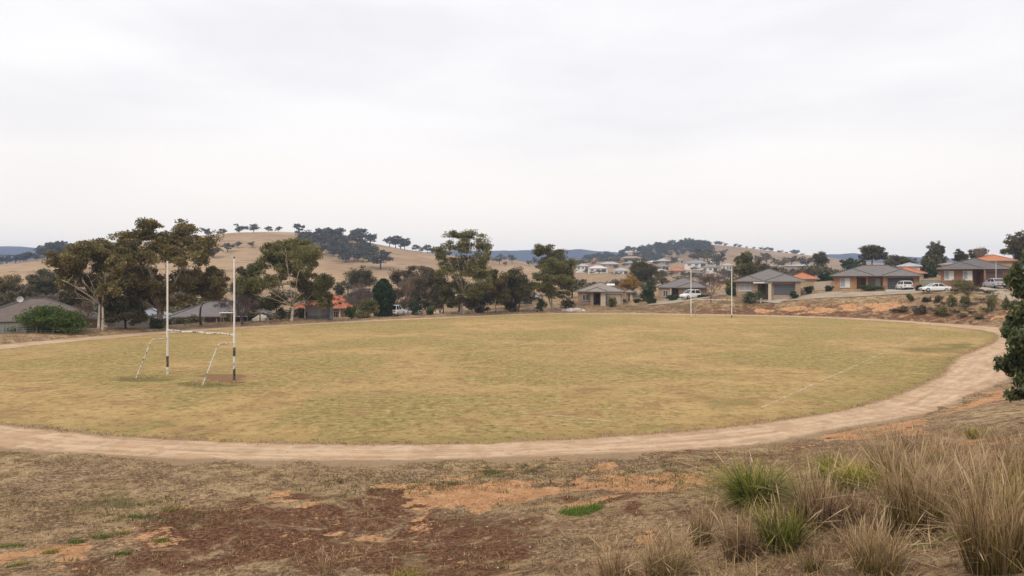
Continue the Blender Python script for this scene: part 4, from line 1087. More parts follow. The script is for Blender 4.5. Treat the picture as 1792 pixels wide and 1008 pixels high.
def house(name, label, d, pxc, py_base, walls, hips, roof, wall, items=(), pitch=.356, yaw=0, eave=2.5, cap=None, trim=None, group=None, cat='house', deep=1.2, oh=.5):
    k = d / F_PX; o = P(pxc, py_base, d)
    turn = -math.atan2(o.x, o.y)                    # the fronts look across the oval
    root = thing(name, label, cat, o, yaw + turn, group)
    mx = lambda px: (px - pxc) * k * math.cos(turn)
    w = MB()
    for (a, b, y0, y1) in walls: w.box(mx(a), mx(b), y0, y1, -deep, eave + .02)
    w.build('wall', WALL[wall], root)
    r = MB(); c = MB(); g = MB()
    for i, (a, b, y0, y1) in enumerate(hips):
        e = hip(r, c, mx(a), mx(b), y0, y1, eave + .004 * i, pitch, oh)
        for (x0, Y0, x1, Y1, z, th) in e:
            for q in ((x0 - .08, x1 + .08, Y0 - .08, Y0 - .012), (x0 - .08, x0 - .012, Y0 - .01, Y1), (x1 + .012, x1 + .08, Y0 - .01, Y1)): g.box(*q, z + .03, z + th - .02)
    ro = r.build('roof', ROOF[roof], root)
    c.build('ridge_cap', cap or (M_CAPR if roof in ('red', 'orange') else M_CAPW if roof in ('white', 'pale') else M_CAP), ro)
    g.build('gutter', trim or M_TRIM, ro)
    for it in items:
        t = it[0]
        if t == 'window':
            _, a, b, z0, z1, y = it[:6]; style = it[6] if len(it) > 6 else 'glass'
            x0, x1 = mx(a), mx(b); f = MB(); e = .06
            f.box(x0, x1, y - .06, y - .003, z0, z0 + e).box(x0, x1, y - .06, y - .003, z1 - e, z1).box(x0, x0 + e, y - .06, y - .003, z0 + e, z1 - e).box(x1 - e, x1, y - .06, y - .003, z0 + e, z1 - e)
            xm = (x0 + x1) / 2; f.box(xm - e / 2, xm + e / 2, y - .06, y - .003, z0 + e, z1 - e)
            wo = f.build('window', M_FRAME, root)
            m1, m2 = {'glass': (M_GLASS, M_GLASS), 'half': (M_SHEER, M_BLIND), 'blind': (M_BLIND, M_BLIND), 'sheer': (M_SHEER, M_SHEER)}[style]
            MB().box(x0 + e, xm - e / 2, y - .03, y - .004, z0 + e, z1 - e).build('pane', m1, wo)
            MB().box(xm + e / 2, x1 - e, y - .03, y - .004, z0 + e, z1 - e).build('pane', m2, wo)
            MB().box(x0 - .05, x1 + .05, y - .12, y - .003, z0 - .09, z0 - .004).build('sill', M_TRIMW if style != 'glass' else M_TRIM, wo)
        elif t == 'garage_door':
            _, a, b, z1, y, gm = it; x0, x1 = mx(a), mx(b); f = MB(); n = 5
            for i in range(n): f.box(x0, x1, y - .05, y - .004, z1 * i / n + .012, z1 * (i + 1) / n - .012)
            do = f.build('garage_door', GAR[gm], root)
            MB().box(x0 - .1, x0 - .004, y - .07, y - .004, 0, z1 + .1).box(x1 + .004, x1 + .1, y - .07, y - .004, 0, z1 + .1).box(x0 - .003, x1 + .003, y - .07, y - .004, z1 + .003, z1 + .1).build('frame', M_TRIM, do)
        elif t == 'door':
            _, a, b, z1, y = it; x0, x1 = mx(a), mx(b)
            do = MB().box(x0, x1, y - .05, y - .004, 0, z1).build('door', M_DOOR, root)
            MB().box(x1 - .16, x1 - .1, y - .12, y - .052, .98, 1.04).build('handle', M_STEEL, do)
        elif t == 'pillar':
            _, a, b, y0, y1, wm = it; MB().box(mx(a), mx(b), y0, y1, -deep, eave - .01).build('pillar', WALL[wm], root)
        elif t == 'beam':
            _, a, b, y0, y1, z0, z1 = it; MB().box(mx(a), mx(b), y0, y1, z0, z1).build('porch_beam', M_TRIMW, root)
        elif t == 'panel':   # skylight or solar panel on the front slope
            _, a, b, y, wd = it
            zz = lambda q: eave + .18 + (q + oh) * pitch + .07
            ph = MB(); x0, x1 = mx(a), mx(b)
            ph.add([(x0, y, zz(y)), (x1, y, zz(y)), (x1, y + wd, zz(y + wd)), (x0, y + wd, zz(y + wd)), (x0, y, zz(y) - .06), (x1, y, zz(y) - .06), (x1, y + wd, zz(y + wd) - .06), (x0, y + wd, zz(y + wd) - .06)],
                   [(0, 1, 2, 3), (7, 6, 5, 4), (0, 4, 5, 1), (1, 5, 6, 2), (2, 6, 7, 3), (3, 7, 4, 0)])
            ph.build('roof_panel', M_TRIMW, root)
        elif t == 'chimney':
            _, a, b, y, z0, z1 = it; co = MB().box(mx(a), mx(b), y, y + .7, z0, z1).build('chimney', WALL['red'], ro)
        elif t == 'dish':
            _, a, y, z = it; x0 = mx(a); f = MB(); n = 12
            f.tube([(x0, y, z), (x0, y, z + .7)], .03, 6)
            rim = [(x0 + .38 * math.cos(q * 2 * math.pi / n), y - .15 - .05 * math.sin(q * 2 * math.pi / n), z + .85 + .38 * math.sin(q * 2 * math.pi / n)) for q in range(n)]
            f.add(rim + [(x0, y - .02, z + .85)], [(q, (q + 1) % n, n) for q in range(n)])
            f.tube([(x0, y - .02, z + .85), (x0, y - .5, z + .95)], .02, 5)
            f.build('satellite_dish', M_TRIMW, root)
        elif t == 'vent':
            _, a, y, z = it; x0 = mx(a); MB().tube([(x0, y, z), (x0, y, z + .45)], .09, 8).build('roof_vent', M_TRIM, ro)
    return root

# ---- houses along the far right bank
house('brick_house', 'amber brick house with grey hip roof and charcoal double garage', 139, 1531, 507,
      [(1457, 1499, 0, 10.2), (1499.05, 1545, 2.2, 10.1), (1545.05, 1607, -.6, 10.2)],
      [(1457, 1605, .2, 10.2), (1457, 1524, -.5, 6), (1549, 1607, -1.1, 6)], 'grey', 'amber',
      [('window', 1469, 1487, .45, 2.15, 0, 'half'), ('window', 1524, 1541, .7, 2.1, 2.2, 'half'), ('door', 1506, 1515, 2.1, 2.2), ('pillar', 1515.5, 1519.5, .2, .6, 'amber'), ('garage_door', 1553, 1597, 2.2, -.6, 'dark')])
house('brick_house', 'tan brick house with wide grey hip roof and slate garage door', 142, 1346, 516,
      [(1287, 1326, 0, 12.5), (1326.05, 1344, 2.5, 12.4), (1344.05, 1400, -.5, 12.5)],
      [(1287, 1405, .0, 12.9), (1287, 1330, -.5, 6), (1343, 1405, -1.0, 7)], 'grey', 'tan',
      [('window', 1292, 1314, .75, 2.1, 0, 'sheer'), ('door', 1331, 1339, 2.1, 2.5), ('garage_door', 1354, 1390, 2.05, -.5, 'slate'), ('pillar', 1344.5, 1350, -1.2, -.7, 'cream'), ('pillar', 1391, 1400, -1.15, -.55, 'stone'), ('beam', 1318, 1352, -1.0, -.8, 2.2, 2.45)])
house('brick_house', 'red-brown brick house with charcoal hip roof, rightmost on the bank', 124, 1700, 497.5,
      [(1645, 1703, 0, 11), (1703.05, 1721, 2.0, 10.9), (1721.05, 1768, .6, 11)],
      [(1645, 1764, 0.3, 13), (1645, 1713, -.6, 6)], 'dark', 'red',
      [('window', 1652, 1669, .75, 2.25, 0, 'half'), ('window', 1685, 1701.5, .75, 2.25, 0, 'half'), ('door', 1709, 1716, 2.1, 2.0), ('garage_door', 1726, 1754, 2.15, .6, 'brown'), ('pillar', 1721.5, 1724.5, -.1, .55, 'red')], pitch=.335)
house('brick_house', 'grey-roofed tan house with cream garage door, behind left far goalpost', 153, 1194, 525,
      [(1152, 1172, 0, 11), (1172.05, 1188, 1.6, 10.9), (1188.05, 1236, -.6, 11)],
      [(1152, 1238, .1, 11), (1190, 1238, -1.2, 6)], 'grey', 'tan',
      [('window', 1160, 1169, .7, 2.0, 0, 'glass'), ('door', 1176, 1186, 2.1, 1.6), ('garage_door', 1195, 1221, 2.1, -.6, 'cream'), ('pillar', 1172.5, 1175, -.2, .4, 'cream'), ('vent', 1230, 2.5, 4.2)], yaw=R(-2))
house('stone_house', 'stone-fronted house with taupe hip roof and dark porch', 149, 1050, 533,
      [(1011, 1038, 0, 11), (1038.05, 1052, 2.6, 10.9), (1052.05, 1090, .3, 11)],
      [(1011, 1090, .1, 11.2), (1030, 1058, -1.1, 5)], 'taupe', 'pink',
      [('window', 1019, 1031, .8, 2.0, 0, 'glass'), ('door', 1042, 1049, 2.1, 2.6), ('garage_door', 1062, 1086, 2.0, .3, 'cream'), ('pillar', 1033, 1038.5, -.9, -.1, 'stone'), ('pillar', 1051, 1060, -.9, .2, 'cream'), ('panel', 1062, 1076, 2.6, .9), ('beam', 1056, 1090, -.05, .2, 2.2, 2.42)])
house('garden_shed', 'small pale building right of the stone-fronted house', 153, 1101, 530, [(1095, 1107, 0, 3)], [(1095, 1107, 0, 3)], 'taupe', 'cream', [('door', 1099, 1102.5, 1.9, 0)], eave=2.1, cat='shed')
# behind them
house('tiled_house', 'house with bright orange-red roof right of the wide grey roof', 166, 1402, 504, [(1380, 1428, 0, 9)], [(1378, 1430, 0, 9.5)], 'orange', 'sand', eave=1.9, pitch=.38)
house('tiled_house', 'grey-roofed house half hidden between two brick houses', 186, 1440, 500, [(1426, 1452, 0, 9)], [(1424, 1460, 0, 9)], 'taupe', 'grey', eave=2.0)
house('tiled_house', 'orange roof showing behind the amber brick house', 161, 1586, 497, [(1556, 1616, 0, 10)], [(1553, 1618, 0, 10)], 'orange', 'sand', eave=2.2, pitch=.34)
house('tiled_house', 'pale metal roof behind the orange roof of the amber brick house', 196, 1592, 483, [(1572, 1610, 0, 9)], [(1572, 1610, 0, 9)], 'pale', 'white', eave=2.4, pitch=.3)
house('tiled_house', 'orange roof rising behind the rightmost brick house', 146, 1738, 479, [(1700, 1772, 0, 12)], [(1698, 1775, 0, 12)], 'orange', 'sand', eave=2.4, pitch=.3)
house('tiled_house', 'small pinkish roof left of the rightmost brick house', 178, 1660, 480, [(1648, 1678, 0, 9)], [(1646, 1680, 0, 9)], 'tan', 'white', eave=2.2, pitch=.25)
# on the left behind the trees
house('brown_house', 'low brown tiled house at far left behind the green bush', 90, 65, 598, [(-54, 184, 0, 12.4)], [(-54, 184, 0, 12.4)], 'brown', 'tan',
      [('dish', 34, 5.0, 4.2), ('vent', 41, 2.4, 3.5), ('window', 2, 26, .9, 2.0, 0, 'glass')], oh=.6)
house('grey_house', 'blue-grey roofed house glimpsed under the largest gum', 112, 262, 588, [(226, 292, 0, 9)], [(224, 294, 0, 9)], 'blue', 'cream', [('window', 236, 250, .9, 2.0, 0, 'glass'), ('door', 262, 270, 2.0, 0)], pitch=.42, yaw=R(-6))
house('long_house', 'long grey-roofed house with veranda behind near goalposts', 116, 388, 583, [(306, 478, 1.8, 11)], [(302, 482, .6, 11), (392, 450, -1.2, 7)], 'grey', 'tan',
      [('window', 318, 334, .8, 2.0, 1.8, 'glass'), ('window', 352, 368, .8, 2.0, 1.8, 'glass'), ('door', 340, 347, 2.05, 1.8), ('pillar', 309, 310.5, .4, .52, 'white'), ('pillar', 331, 332.5, .4, .52, 'white'), ('pillar', 355, 356.5, .4, .52, 'white'), ('pillar', 378, 379.5, .4, .52, 'white')])
house('pale_house', 'pale metal roof behind the long grey-roofed house', 150, 378, 565, [(356, 408, 0, 9)], [(354, 410, 0, 9)], 'pale', 'amber', pitch=.4)
house('red_roofed_house', 'low house with red tiled roof behind the team shelter', 128, 566, 566, [(520, 612, 1.2, 11)], [(516, 616, .4, 11.4)], 'red', 'tan', [('pillar', 594, 595.6, .3, .45, 'white'), ('pillar', 610, 611.6, .3, .45, 'white'), ('window', 584, 592, .9, 2.0, 1.2, 'glass')], pitch=.40)
house('red_roofed_house', 'second red tiled roof peeping behind the shelter house', 152, 586, 549, [(570, 602, 0, 9)], [(568, 604, 0, 9)], 'red', 'tan', pitch=.4)
house('low_building', 'yellowish low building glimpsed below the round dark tree', 160, 926, 540, [(908, 944, 0, 6)], [(904, 946, 0, 6)], 'blue', 'sand', [('window', 916, 932, .8, 1.8, 0, 'glass')], eave=2.3, pitch=.3)
# distant houses on the slope
DIST = [(1007, 1032, 466, 476, 505, 'pale', 'white', 'white-walled distant house at left end of the slope'), (1028, 1064, 470, 477, 485, 'white', 'white', 'distant house with bright white hip roof'), (1050, 1085, 462.5, 470, 545, 'pale', 'sand', 'distant light-roofed house above the bright white roof'),
        (1090, 1120, 461, 468, 565, 'blue', 'grey', 'distant blue-grey roofed house left above the dark round tree'), (1072, 1101, 474, 480, 465, 'pale', 'white', 'low pale distant house left of the dark round tree'), (1085, 1124, 452, 458, 650, 'tan', 'sand', 'long tan-roofed house below the wooded hill'),
        (1134, 1150, 459, 465, 585, 'white', 'white', 'small white distant house right above the dark round tree'), (1148, 1172, 457, 464, 585, 'pale', 'grey', 'pale-roofed distant house with dark front'), (1175, 1198, 456, 463, 605, 'tan', 'white', 'tan-roofed distant house below the wooded hill'),
        (1197, 1239, 460.5, 469, 500, 'blue', 'white', 'large blue-grey roofed distant house above the far goalposts'), (1168, 1201, 474, 483, 425, 'orange', 'sand', 'distant house with orange tiled roof'), (1144, 1168, 475, 481, 432, 'white', 'grey', 'white flat-roofed distant house left of the orange roof'),
        (1227, 1258, 468, 475, 450, 'taupe', 'white', 'taupe-roofed distant house between the far goalposts'), (1262, 1284, 465, 474, 485, 'pale', 'white', 'pale distant house left of the big dark green tree'), (1034, 1044, 456, 463, 610, 'orange', 'amber', 'small orange brick distant house'), (1060, 1071, 455, 461, 615, 'orange', 'amber', 'small orange-roofed distant house above the white roofs'),
        (1205, 1232, 478, 484, 395, 'grey', 'tan', 'grey-roofed distant house behind the left far goalpost'),
        (1120, 1136, 463, 469, 540, 'pale', 'white', 'small pale distant house behind the dark round tree'), (1238, 1262, 459, 465, 560, 'white', 'white', 'small white-roofed distant house left of the pale house'), (1150, 1172, 466, 472, 500, 'taupe', 'white', 'taupe-roofed distant house in the middle of the slope'), (1262, 1286, 474, 480, 420, 'taupe', 'tan', 'taupe-roofed distant house beside the big dark green tree'),
        (1296, 1316, 462, 468, 520, 'pale', 'white', 'pale distant house behind the big dark green tree'), (1338, 1362, 466, 472, 440, 'tan', 'pink', 'pinkish distant house left of the warehouse')]
for a, b, pe, pb, d, rf, wm, lb in DIST:
    k = d / F_PX; ev = 2.5; pc = (a + b) / 2; wdt = b - a
    house('distant_house', lb, d, pc, pe + ev / k, [(a + 1, b - 1, 0, 9)], [(a + 1, b - 1, 0, 9)], rf, wm,
          [('window', a + wdt * .15, a + wdt * .3, ev * .35, ev * .8, 0, 'glass'), ('window', a + wdt * .45, a + wdt * .6, ev * .35, ev * .8, 0, 'glass'), ('garage_door', a + wdt * .7, a + wdt * .9, ev * .8, 0, 'dark')], eave=ev, deep=2.5, group='distant houses on the slope', pitch=.36)
    for q in range(2):
        xx_, dd_ = X(a + wdt * rt.random(), d - 6), d - 6 - 3 * q
        small(xx_, dd_, G(xx_, dd_), rt.uniform(1.8, 3.2), 'low garden shrub in front of the distant houses', 'garden shrubs of the distant houses', rt.choice([PROTO_D, PROTO_B]), 'garden_shrub', 'shrub', sx=1.6)
house('warehouse', 'long low building with pale grey roof behind the houses', 425, 1398, 478, [(1374, 1424, 0, 12)], [(1373, 1425, 0, 12)], 'pale', 'grey', eave=4.0, pitch=.12, deep=4, cat='building')

# ------------------------------------------------------------------ road, drives
def sheet(name, path, width, mat, lift=.07, n_c=7, kind='structure'):
    pts = np.array(path, float); seg = np.hypot(*np.diff(pts, axis=0).T); t = np.concatenate([[0], np.cumsum(seg)])
    n = int(t[-1] / .8) + 2; tt = np.linspace(0, t[-1], n)
    x = np.interp(tt, t, pts[:, 0]); y = np.interp(tt, t, pts[:, 1])
    kk = np.hanning(9); kk /= kk.sum()
    if n > 20: x = np.convolve(np.pad(x, 4, 'edge'), kk, 'valid'); y = np.convolve(np.pad(y, 4, 'edge'), kk, 'valid')
    dx, dy = np.gradient(x), np.gradient(y); l = np.hypot(dx, dy); nx_, ny_ = -dy / l, dx / l
    o = np.linspace(-width / 2, width / 2, n_c)
    XX = x[:, None] + nx_[:, None] * o; YY = y[:, None] + ny_[:, None] * o
    ZZ = gz(XX, YY, False) + lift
    ii = np.arange(XX.size).reshape(XX.shape)
    F_ = np.stack([ii[:-1, :-1], ii[:-1, 1:], ii[1:, 1:], ii[1:, :-1]], -1).reshape(-1, 4)
    return tag(link(name, mesh_np(name, np.stack([XX.ravel(), YY.ravel(), ZZ.ravel()], -1), F_, [mat], smooth=True)), kind=kind)
M_ROAD = plain('pale_road', (.330, .272, .205), .95, .1, .18, .8, .3)
ROADP = [(X(p, d), d) for p, d in [(1130, 148), (1200, 147), (1300, 144), (1400, 138.5), (1500, 133.5), (1600, 128.5), (1660, 124), (1740, 115), (1850, 100)]]
sheet('road', ROADP, 3.4, M_ROAD)
sheet('driveway', [(X(1575, 130.5), 130.5), (X(1576, 138), 138)], 4.6, M_CONC, .10)
sheet('driveway', [(X(1352, 138), 139.2), (X(1372, 141), 141.6)], 3.6, M_CONC, .10)
sheet('driveway', [(X(1740, 117), 117), (X(1741, 124.4), 124.4)], 3.6, M_CONC, .10)
sheet('driveway', [(X(1175, 148), 148), (X(1208, 152), 152)], 4.0, M_CONC, .10)

# ------------------------------------------------------------------ goalposts
def post_paint():
    m, nt, b = new_mat('chipped_white_paint', .55, .35)
    v = coords(nt, (1, 1, .45)); n = noise(nt, v, 6, 6, .7, .3); f = noise(nt, v, 26, 4, .7)
    c = ramp(nt, f, [(.3, (.60, .565, .52)), (.7, (.76, .735, .70))])
    tc = N(nt, 'ShaderNodeTexCoord'); sep = N(nt, 'ShaderNodeSeparateXYZ'); L(nt, tc.outputs['Object'], sep.inputs[0])
    low = mrange(nt, sep.outputs[2], 3.2, .4, 0, .13)
    c = mixc(nt, mrange(nt, mth(nt, 'ADD', n, low), .63, .68), c, (.085, .055, .042))
    L(nt, c, b.inputs['Base Color'])
    return m
M_POST = post_paint()
def rust_paint(name, thr):
    m, nt, b = new_mat(name, .7, .25)
    v = coords(nt); n = noise(nt, v, 5, 6, .7, .3)
    L(nt, ramp(nt, n, [(thr - .03, (.58, .55, .50)), (thr + .03, (.13, .085, .062)), (thr + .2, (.055, .042, .038))]), b.inputs['Base Color'])
    return m
M_BAR = rust_paint('rusty_white_bar', .55); M_WORN = rust_paint('worn_band', .36)
def goal(label, A, B, hA, hB, zbar, offA, offB, r, bands, knee=.51, zk=2.38, r_b=.036):
    A = Vector((*A, 0)); B = Vector((*B, 0)); mid = (A + B) / 2
    root = thing('goalposts', label, 'goalposts', (mid.x, mid.y, .02))
    a, b = A - mid, B - mid
    for i, (p, h) in enumerate(((a, hA), (b, hB))):
        po = MB().tube([p + Vector((0, 0, -.2)), p + Vector((0, 0, zbar + .1)), p + Vector((0, 0, zbar + .1001)), p + Vector((0, 0, h))], [r, r, r * .82, r * .74], 14).build('post', M_POST, root, False)
        for (w, z0, z1) in bands:
            if w == i: MB().tube([p + Vector((0, 0, z0)), p + Vector((0, 0, z1))], r + .004, 14).build('worn_band', M_WORN, po)
        MB().tube([p + Vector((0, 0, h + .002)), p + Vector((0, 0, h + .12))], r * .6, 10).build('cap', M_WORN, po)
    n = 9; bar = [a.lerp(b, t / (n - 1)) + Vector((0, 0, zbar + .04 * math.sin(t * 2.2))) for t in range(n)]
    MB().tube(bar, r * .85, 10).build('crossbar', M_BAR, root)
    for p, off in ((a, offA), (b, offB)):
        off = Vector((*off, 0)); pts = [p + Vector((0, 0, zk - .02)), p + off * knee * .9 + Vector((0, 0, zk)), p + off * (knee * 1.0) + Vector((0, 0, zk - .06)), p + off * (knee + .035) + Vector((0, 0, zk - .22)), p + off + Vector((0, 0, -.15))]
        MB().tube(pts, r_b, 8).build('brace', M_BAR, root)
goal('tall white H-shaped goalposts with rusty braces, nearest on the left', (-23.05, 49.7), (-17.2, 46.0), 7.53, 7.6, 2.89, (-1.05, -2.2), (-1.2, -2.0), .072, [(0, .45, 1.18), (1, 1.55, 2.1), (1, .05, .75)])
goal('white H-shaped goalposts at the far end of the oval', (29.4, 122), (35.2, 119), 7.7, 8.3, 2.9, (1.3, 1.9), (1.3, 1.9), .085, [(1, .0, .5)], r_b=.045)

# ------------------------------------------------------------------ team shelter
def shelter():
    d = 111.0; k = d / F_PX; x0 = X(534, d); x1 = X(582, d); W = x1 - x0; z = G((x0 + x1) / 2, d) - .02
    root = thing('team_shelter', 'small grey open-fronted team shelter with flat roof beside the track', 'shelter', ((x0 + x1) / 2, d, z), R(16))
    h = W / 2
    MB().box(-h, -h + .12, 0, 1.8, 0, 1.95).build('side_wall', M_CONC, root)  # lit side of the shelter, its light put into the paler concrete
    MB().box(h - .5, h, -.05, 1.8, 0, 1.95).build('side_wall', M_CONCD, root)
    bw = MB()
    for i in range(14):
        a = -h + .13 + i * (W - .65) / 14; bw.box(a, a + (W - .65) / 14 - .02, 1.7, 1.78, 0, 1.94)
    bw.build('back_wall', M_STEEL, root)
    MB().box(-h + .13, h - .51, 1.1, 1.45, .42, .48).box(-h + .3, -h + .36, 1.12, 1.43, 0, .419).box(h - .8, h - .74, 1.12, 1.43, 0, .419).build('bench', M_CONCD, root)
    MB().box(-h + .13, h - .51, .02, .1, 0, .32).build('kick_board', plain('shelter_board', (.10, .10, .105), .8, .2), root)
    MB().box(-.02, .04, .05, .11, .33, 1.94).build('post', M_STEEL, root)
    MB().add([(-h - .1, -.35, 2.08), (h + .1, -.35, 2.08), (h + .1, 2.0, 1.96), (-h - .1, 2.0, 1.96), (-h - .1, -.35, 2.16), (h + .1, -.35, 2.16), (h + .1, 2.0, 2.04), (-h - .1, 2.0, 2.04)], [(0, 3, 2, 1), (4, 5, 6, 7), (0, 1, 5, 4), (1, 2, 6, 5), (2, 3, 7, 6), (3, 0, 4, 7)]).build('roof', plain('shelter_roof', (.12, .115, .115), .6, .3), root)
shelter()

# ------------------------------------------------------------------ fences, poles, small things on the left
M_SHEETF = plain('fence_sheet_grey_green', (.20, .205, .18), .55, .35, .08)
M_SHEETB = plain('fence_sheet_beige', (.46, .38, .30), .55, .35, .06)
M_TIMBER = plain('weathered_timber', (.24, .20, .165), .9, .1, .25, 4)
def sheet_fence(label, A, B, h, mat, name='metal_fence'):
    A = Vector((*A, G(*A) - .1)); B = Vector((*B, G(*B) - .1)); root = thing(name, label, 'fence', A)
    D = B - A; flat = Vector((D.x, D.y, 0)); ln = flat.length; u = flat.normalized(); nrm = Vector((-u.y, u.x, 0))
    n = max(1, round(ln / 2.4))
    for i in range(n):
        pm = MB(); vs_ = []; m = 24
        for j in range(m + 1):
            t = (i + (j / m) * .97 + .015) / n; off = (.025 if j % 4 in (1, 2) else -.0) - .0
            for zz in (0, h): vs_.append(u * ln * t + nrm * off + Vector((0, 0, D.z * t + zz)))
        pm.add(vs_, [(2 * j, 2 * j + 2, 2 * j + 3, 2 * j + 1) for j in range(m)])
        pm.build('panel', mat, root)
        p = u * ln * i / n + Vector((0, 0, D.z * i / n))
        MB().tube([p, p + Vector((0, 0, h + .03))], .035, 4).build('post', mat, root)
    p = u * ln + Vector((0, 0, D.z)); MB().tube([p, p + Vector((0, 0, h + .03))], .035, 4).build('post', mat, root)
    MB().tube([Vector((0, 0, h + .01)), Vector((0, 0, h + .01)) + u * ln + Vector((0, 0, D.z))], .03, 4).build('top_rail', mat, root)
sheet_fence('grey-green sheet metal fence at the far left edge', (-62, 80), (-54.0, 82.6), 1.25, M_SHEETF)
sheet_fence('weathered grey fence behind the gums left of near goalposts', (X(188, 99), 99), (X(262, 103), 103), 1.5, plain('fence_weathered_grey', (.20, .185, .165), .8, .2, .15))
sheet_fence('green-grey metal fence between the two brick houses at right', (X(1611, 134), 134), (X(1646, 128), 128), 1.75, plain('fence_sheet_sage', (.30, .30, .25), .6, .3, .06))
sheet_fence('beige metal fence left of the amber brick house', (X(1424, 146), 146), (X(1457, 144), 144), 1.8, M_SHEETB)
sheet_fence('beige fence beside the leafless tree by the far goal', (X(1258, 153), 153), (X(1284, 151), 151), 1.6, M_SHEETB)
def wire_fence():
    pts = [(X(p, d), d) for p, d in [(30, 80.5), (64, 81.5), (94, 82), (122, 83), (151, 85)]]
    root = thing('wire_fence', 'low wire fence on weathered posts in front of the green bush', 'fence', (pts[0][0], pts[0][1], G(*pts[0])))
    o = root.location.copy(); rf = random.Random(4)
    tops = []
    for p in pts:
        b = Vector((*p, G(*p))) - o; tp = b + Vector((rf.uniform(-.04, .04), 0, .95 + rf.uniform(-.08, .08)))
        MB().tube([b - Vector((0, 0, .2)), tp], [.07, .055], 7).build('post', M_TIMBER, root); tops.append((b, tp))
    for f in (.35, .65, .92):
        MB().tube([b.lerp(t, f) for b, t in tops], .012, 4).build('wire', M_STEEL, root)
wire_fence()
x, d = X(455, 108), 108
pole = thing('steel_pole', 'thin grey steel pole beside the pale dome left of green gum', 'pole', (x, d, G(x, d)))
MB().tube([(0, 0, -.1), (0, 0, 1.6), (0, 0, 1.601), (0, 0, 4.9)], [.075, .075, .05, .03], 8).build('shaft', M_STEEL, pole)
MB().tube([(0, 0, 0), (0, 0, 1.0)], .082, 8).build('base_sleeve', plain('pole_base_dark', (.05, .05, .05), .7, .2), pole)
def lump(name, label, cat, px, d, w, h, mat, seed, group=None):
    bm = bmesh.new(); bmesh.ops.create_icosphere(bm, subdivisions=3, radius=1)
    rr = np.random.default_rng(seed); o3 = rr.uniform(0, 50, 3)
    from mathutils import noise as mn
    for v in bm.verts:
        q = 1 + .28 * mn.noise(v.co * 1.6 + Vector(o3)) + .1 * mn.noise(v.co * 5 + Vector(o3))
        v.co = Vector((v.co.x * w / 2 * q, v.co.y * w / 2 * q, max(v.co.z, -.3) * h * q))
    me = bpy.data.meshes.new(name); bm.to_mesh(me); bm.free(); me.materials.append(mat)
    x = X(px, d); o = link(name, me); o.location = (x, d, G(x, d))
    return tag(o, label, cat, group)
M_PALE = plain('pale_clay', (.48, .42, .35), .9, .1, .15, 2, .4); M_ROCK = plain('sandstone', (.46, .33, .24), .9, .1, .25, 3, .5); M_ROCKP = plain('pale_stone', (.52, .47, .40), .9, .1, .2, 3, .5)
lump('dirt_mound', 'pale rounded mound behind the thin steel pole', 'mound', 456, 110.5, 2.6, .95, M_PALE, 5)
lump('boulder', 'pinkish boulder between shrubs on the right bank', 'boulder', 1670, 113, .9, .65, M_ROCK, 6)
for i, (px, d, w, h) in enumerate([(988, 141.5, 1.5, .4), (998, 141.2, 2.4, .55), (1009, 141.4, 2.0, .6), (1019, 141.8, 1.4, .35)]):
    lump('boulder', ['leftmost small rock of the pale pile below the stone-fronted house', 'widest rock of the pale pile below the stone-fronted house', 'tallest rock of the pale pile below the stone-fronted house', 'rightmost rock of the pale pile below the stone-fronted house'][i], 'boulder', px, d, w, h, M_ROCKP, 10 + i, 'pale rock pile')
for i, (px, d, w, h) in enumerate([(765, 131, 1.5, .45), (776, 131, .9, .35), (785, 131, 1.0, .4), (925, 142, 1.6, .4), (936, 142, 1.4, .35), (815, 134, .8, .4)]):
    lump('boulder', ['pale rock left of the airy gum trunk, nearest the green shrub', 'small pale rock between two others left of the airy gum', 'pale rock closest left of the airy gum trunk', 'pale rock under the dark tree, left of a pair', 'pale rock under the dark tree, right of a pair', 'small pale rock right of the airy gum trunk'][i], 'boulder', px, d, w, h, M_ROCKP, 20 + i, 'pale rocks along the far track')
x, d = X(421, 106), 106
hur = thing('rail_barrier', 'low pale pipe rail in front of the long grey house', 'rail', (x, d, G(x, d)))
for q in (-.95, 0, .95): MB().tube([(q, 0, -.1), (q, 0, .8)], .03, 6).build('leg', M_STEEL, hur)
MB().tube([(-1.0, 0, .8), (1.0, 0, .8)], .035, 6).build('rail', M_TRIMW, hur)
x, d = X(398, 108), 108
tb = thing('picnic_shelter', 'small pale-roofed garden shelter before the long grey house', 'shelter', (x, d, G(x, d) - .3))
MB().box(-.95, .95, -.7, .7, 1.75, 1.84).build('roof', M_TRIMW, tb)
for q in (-.75, .75):
    for r_ in (-.5, .5): MB().box(q - .05, q + .05, r_ - .05, r_ + .05, -.4, 1.749).build('post', M_TIMBER, tb)
fp = thing('flagpole', 'slim white pole behind the car on the rightmost drive', 'pole', (X(1743, 121), 121, G(X(1743, 121), 121)))
MB().tube([(0, 0, -.1), (0, 0, 4.2)], [.05, .03], 8).build('shaft', M_TRIMW, fp)
MB().tube([(0, 0, 4.201), (0, 0, 4.3)], .05, 8).build('finial', M_STEEL, fp)
for px, d, lb in [(1331, 140, 'small white letterbox on the verge before the tan brick house'), (1388, 140, 'small white letterbox right of the tan house driveway')]:
    x = X(px, d); lbx = thing('letterbox', lb, 'letterbox', (x, d, G(x, d)))
    MB().box(-.12, .12, -.1, .1, -.1, .7).build('stand', M_TRIMW, lbx); MB().box(-.2, .2, -.17, .17, .702, 1.0).build('box', M_TRIMW, lbx)

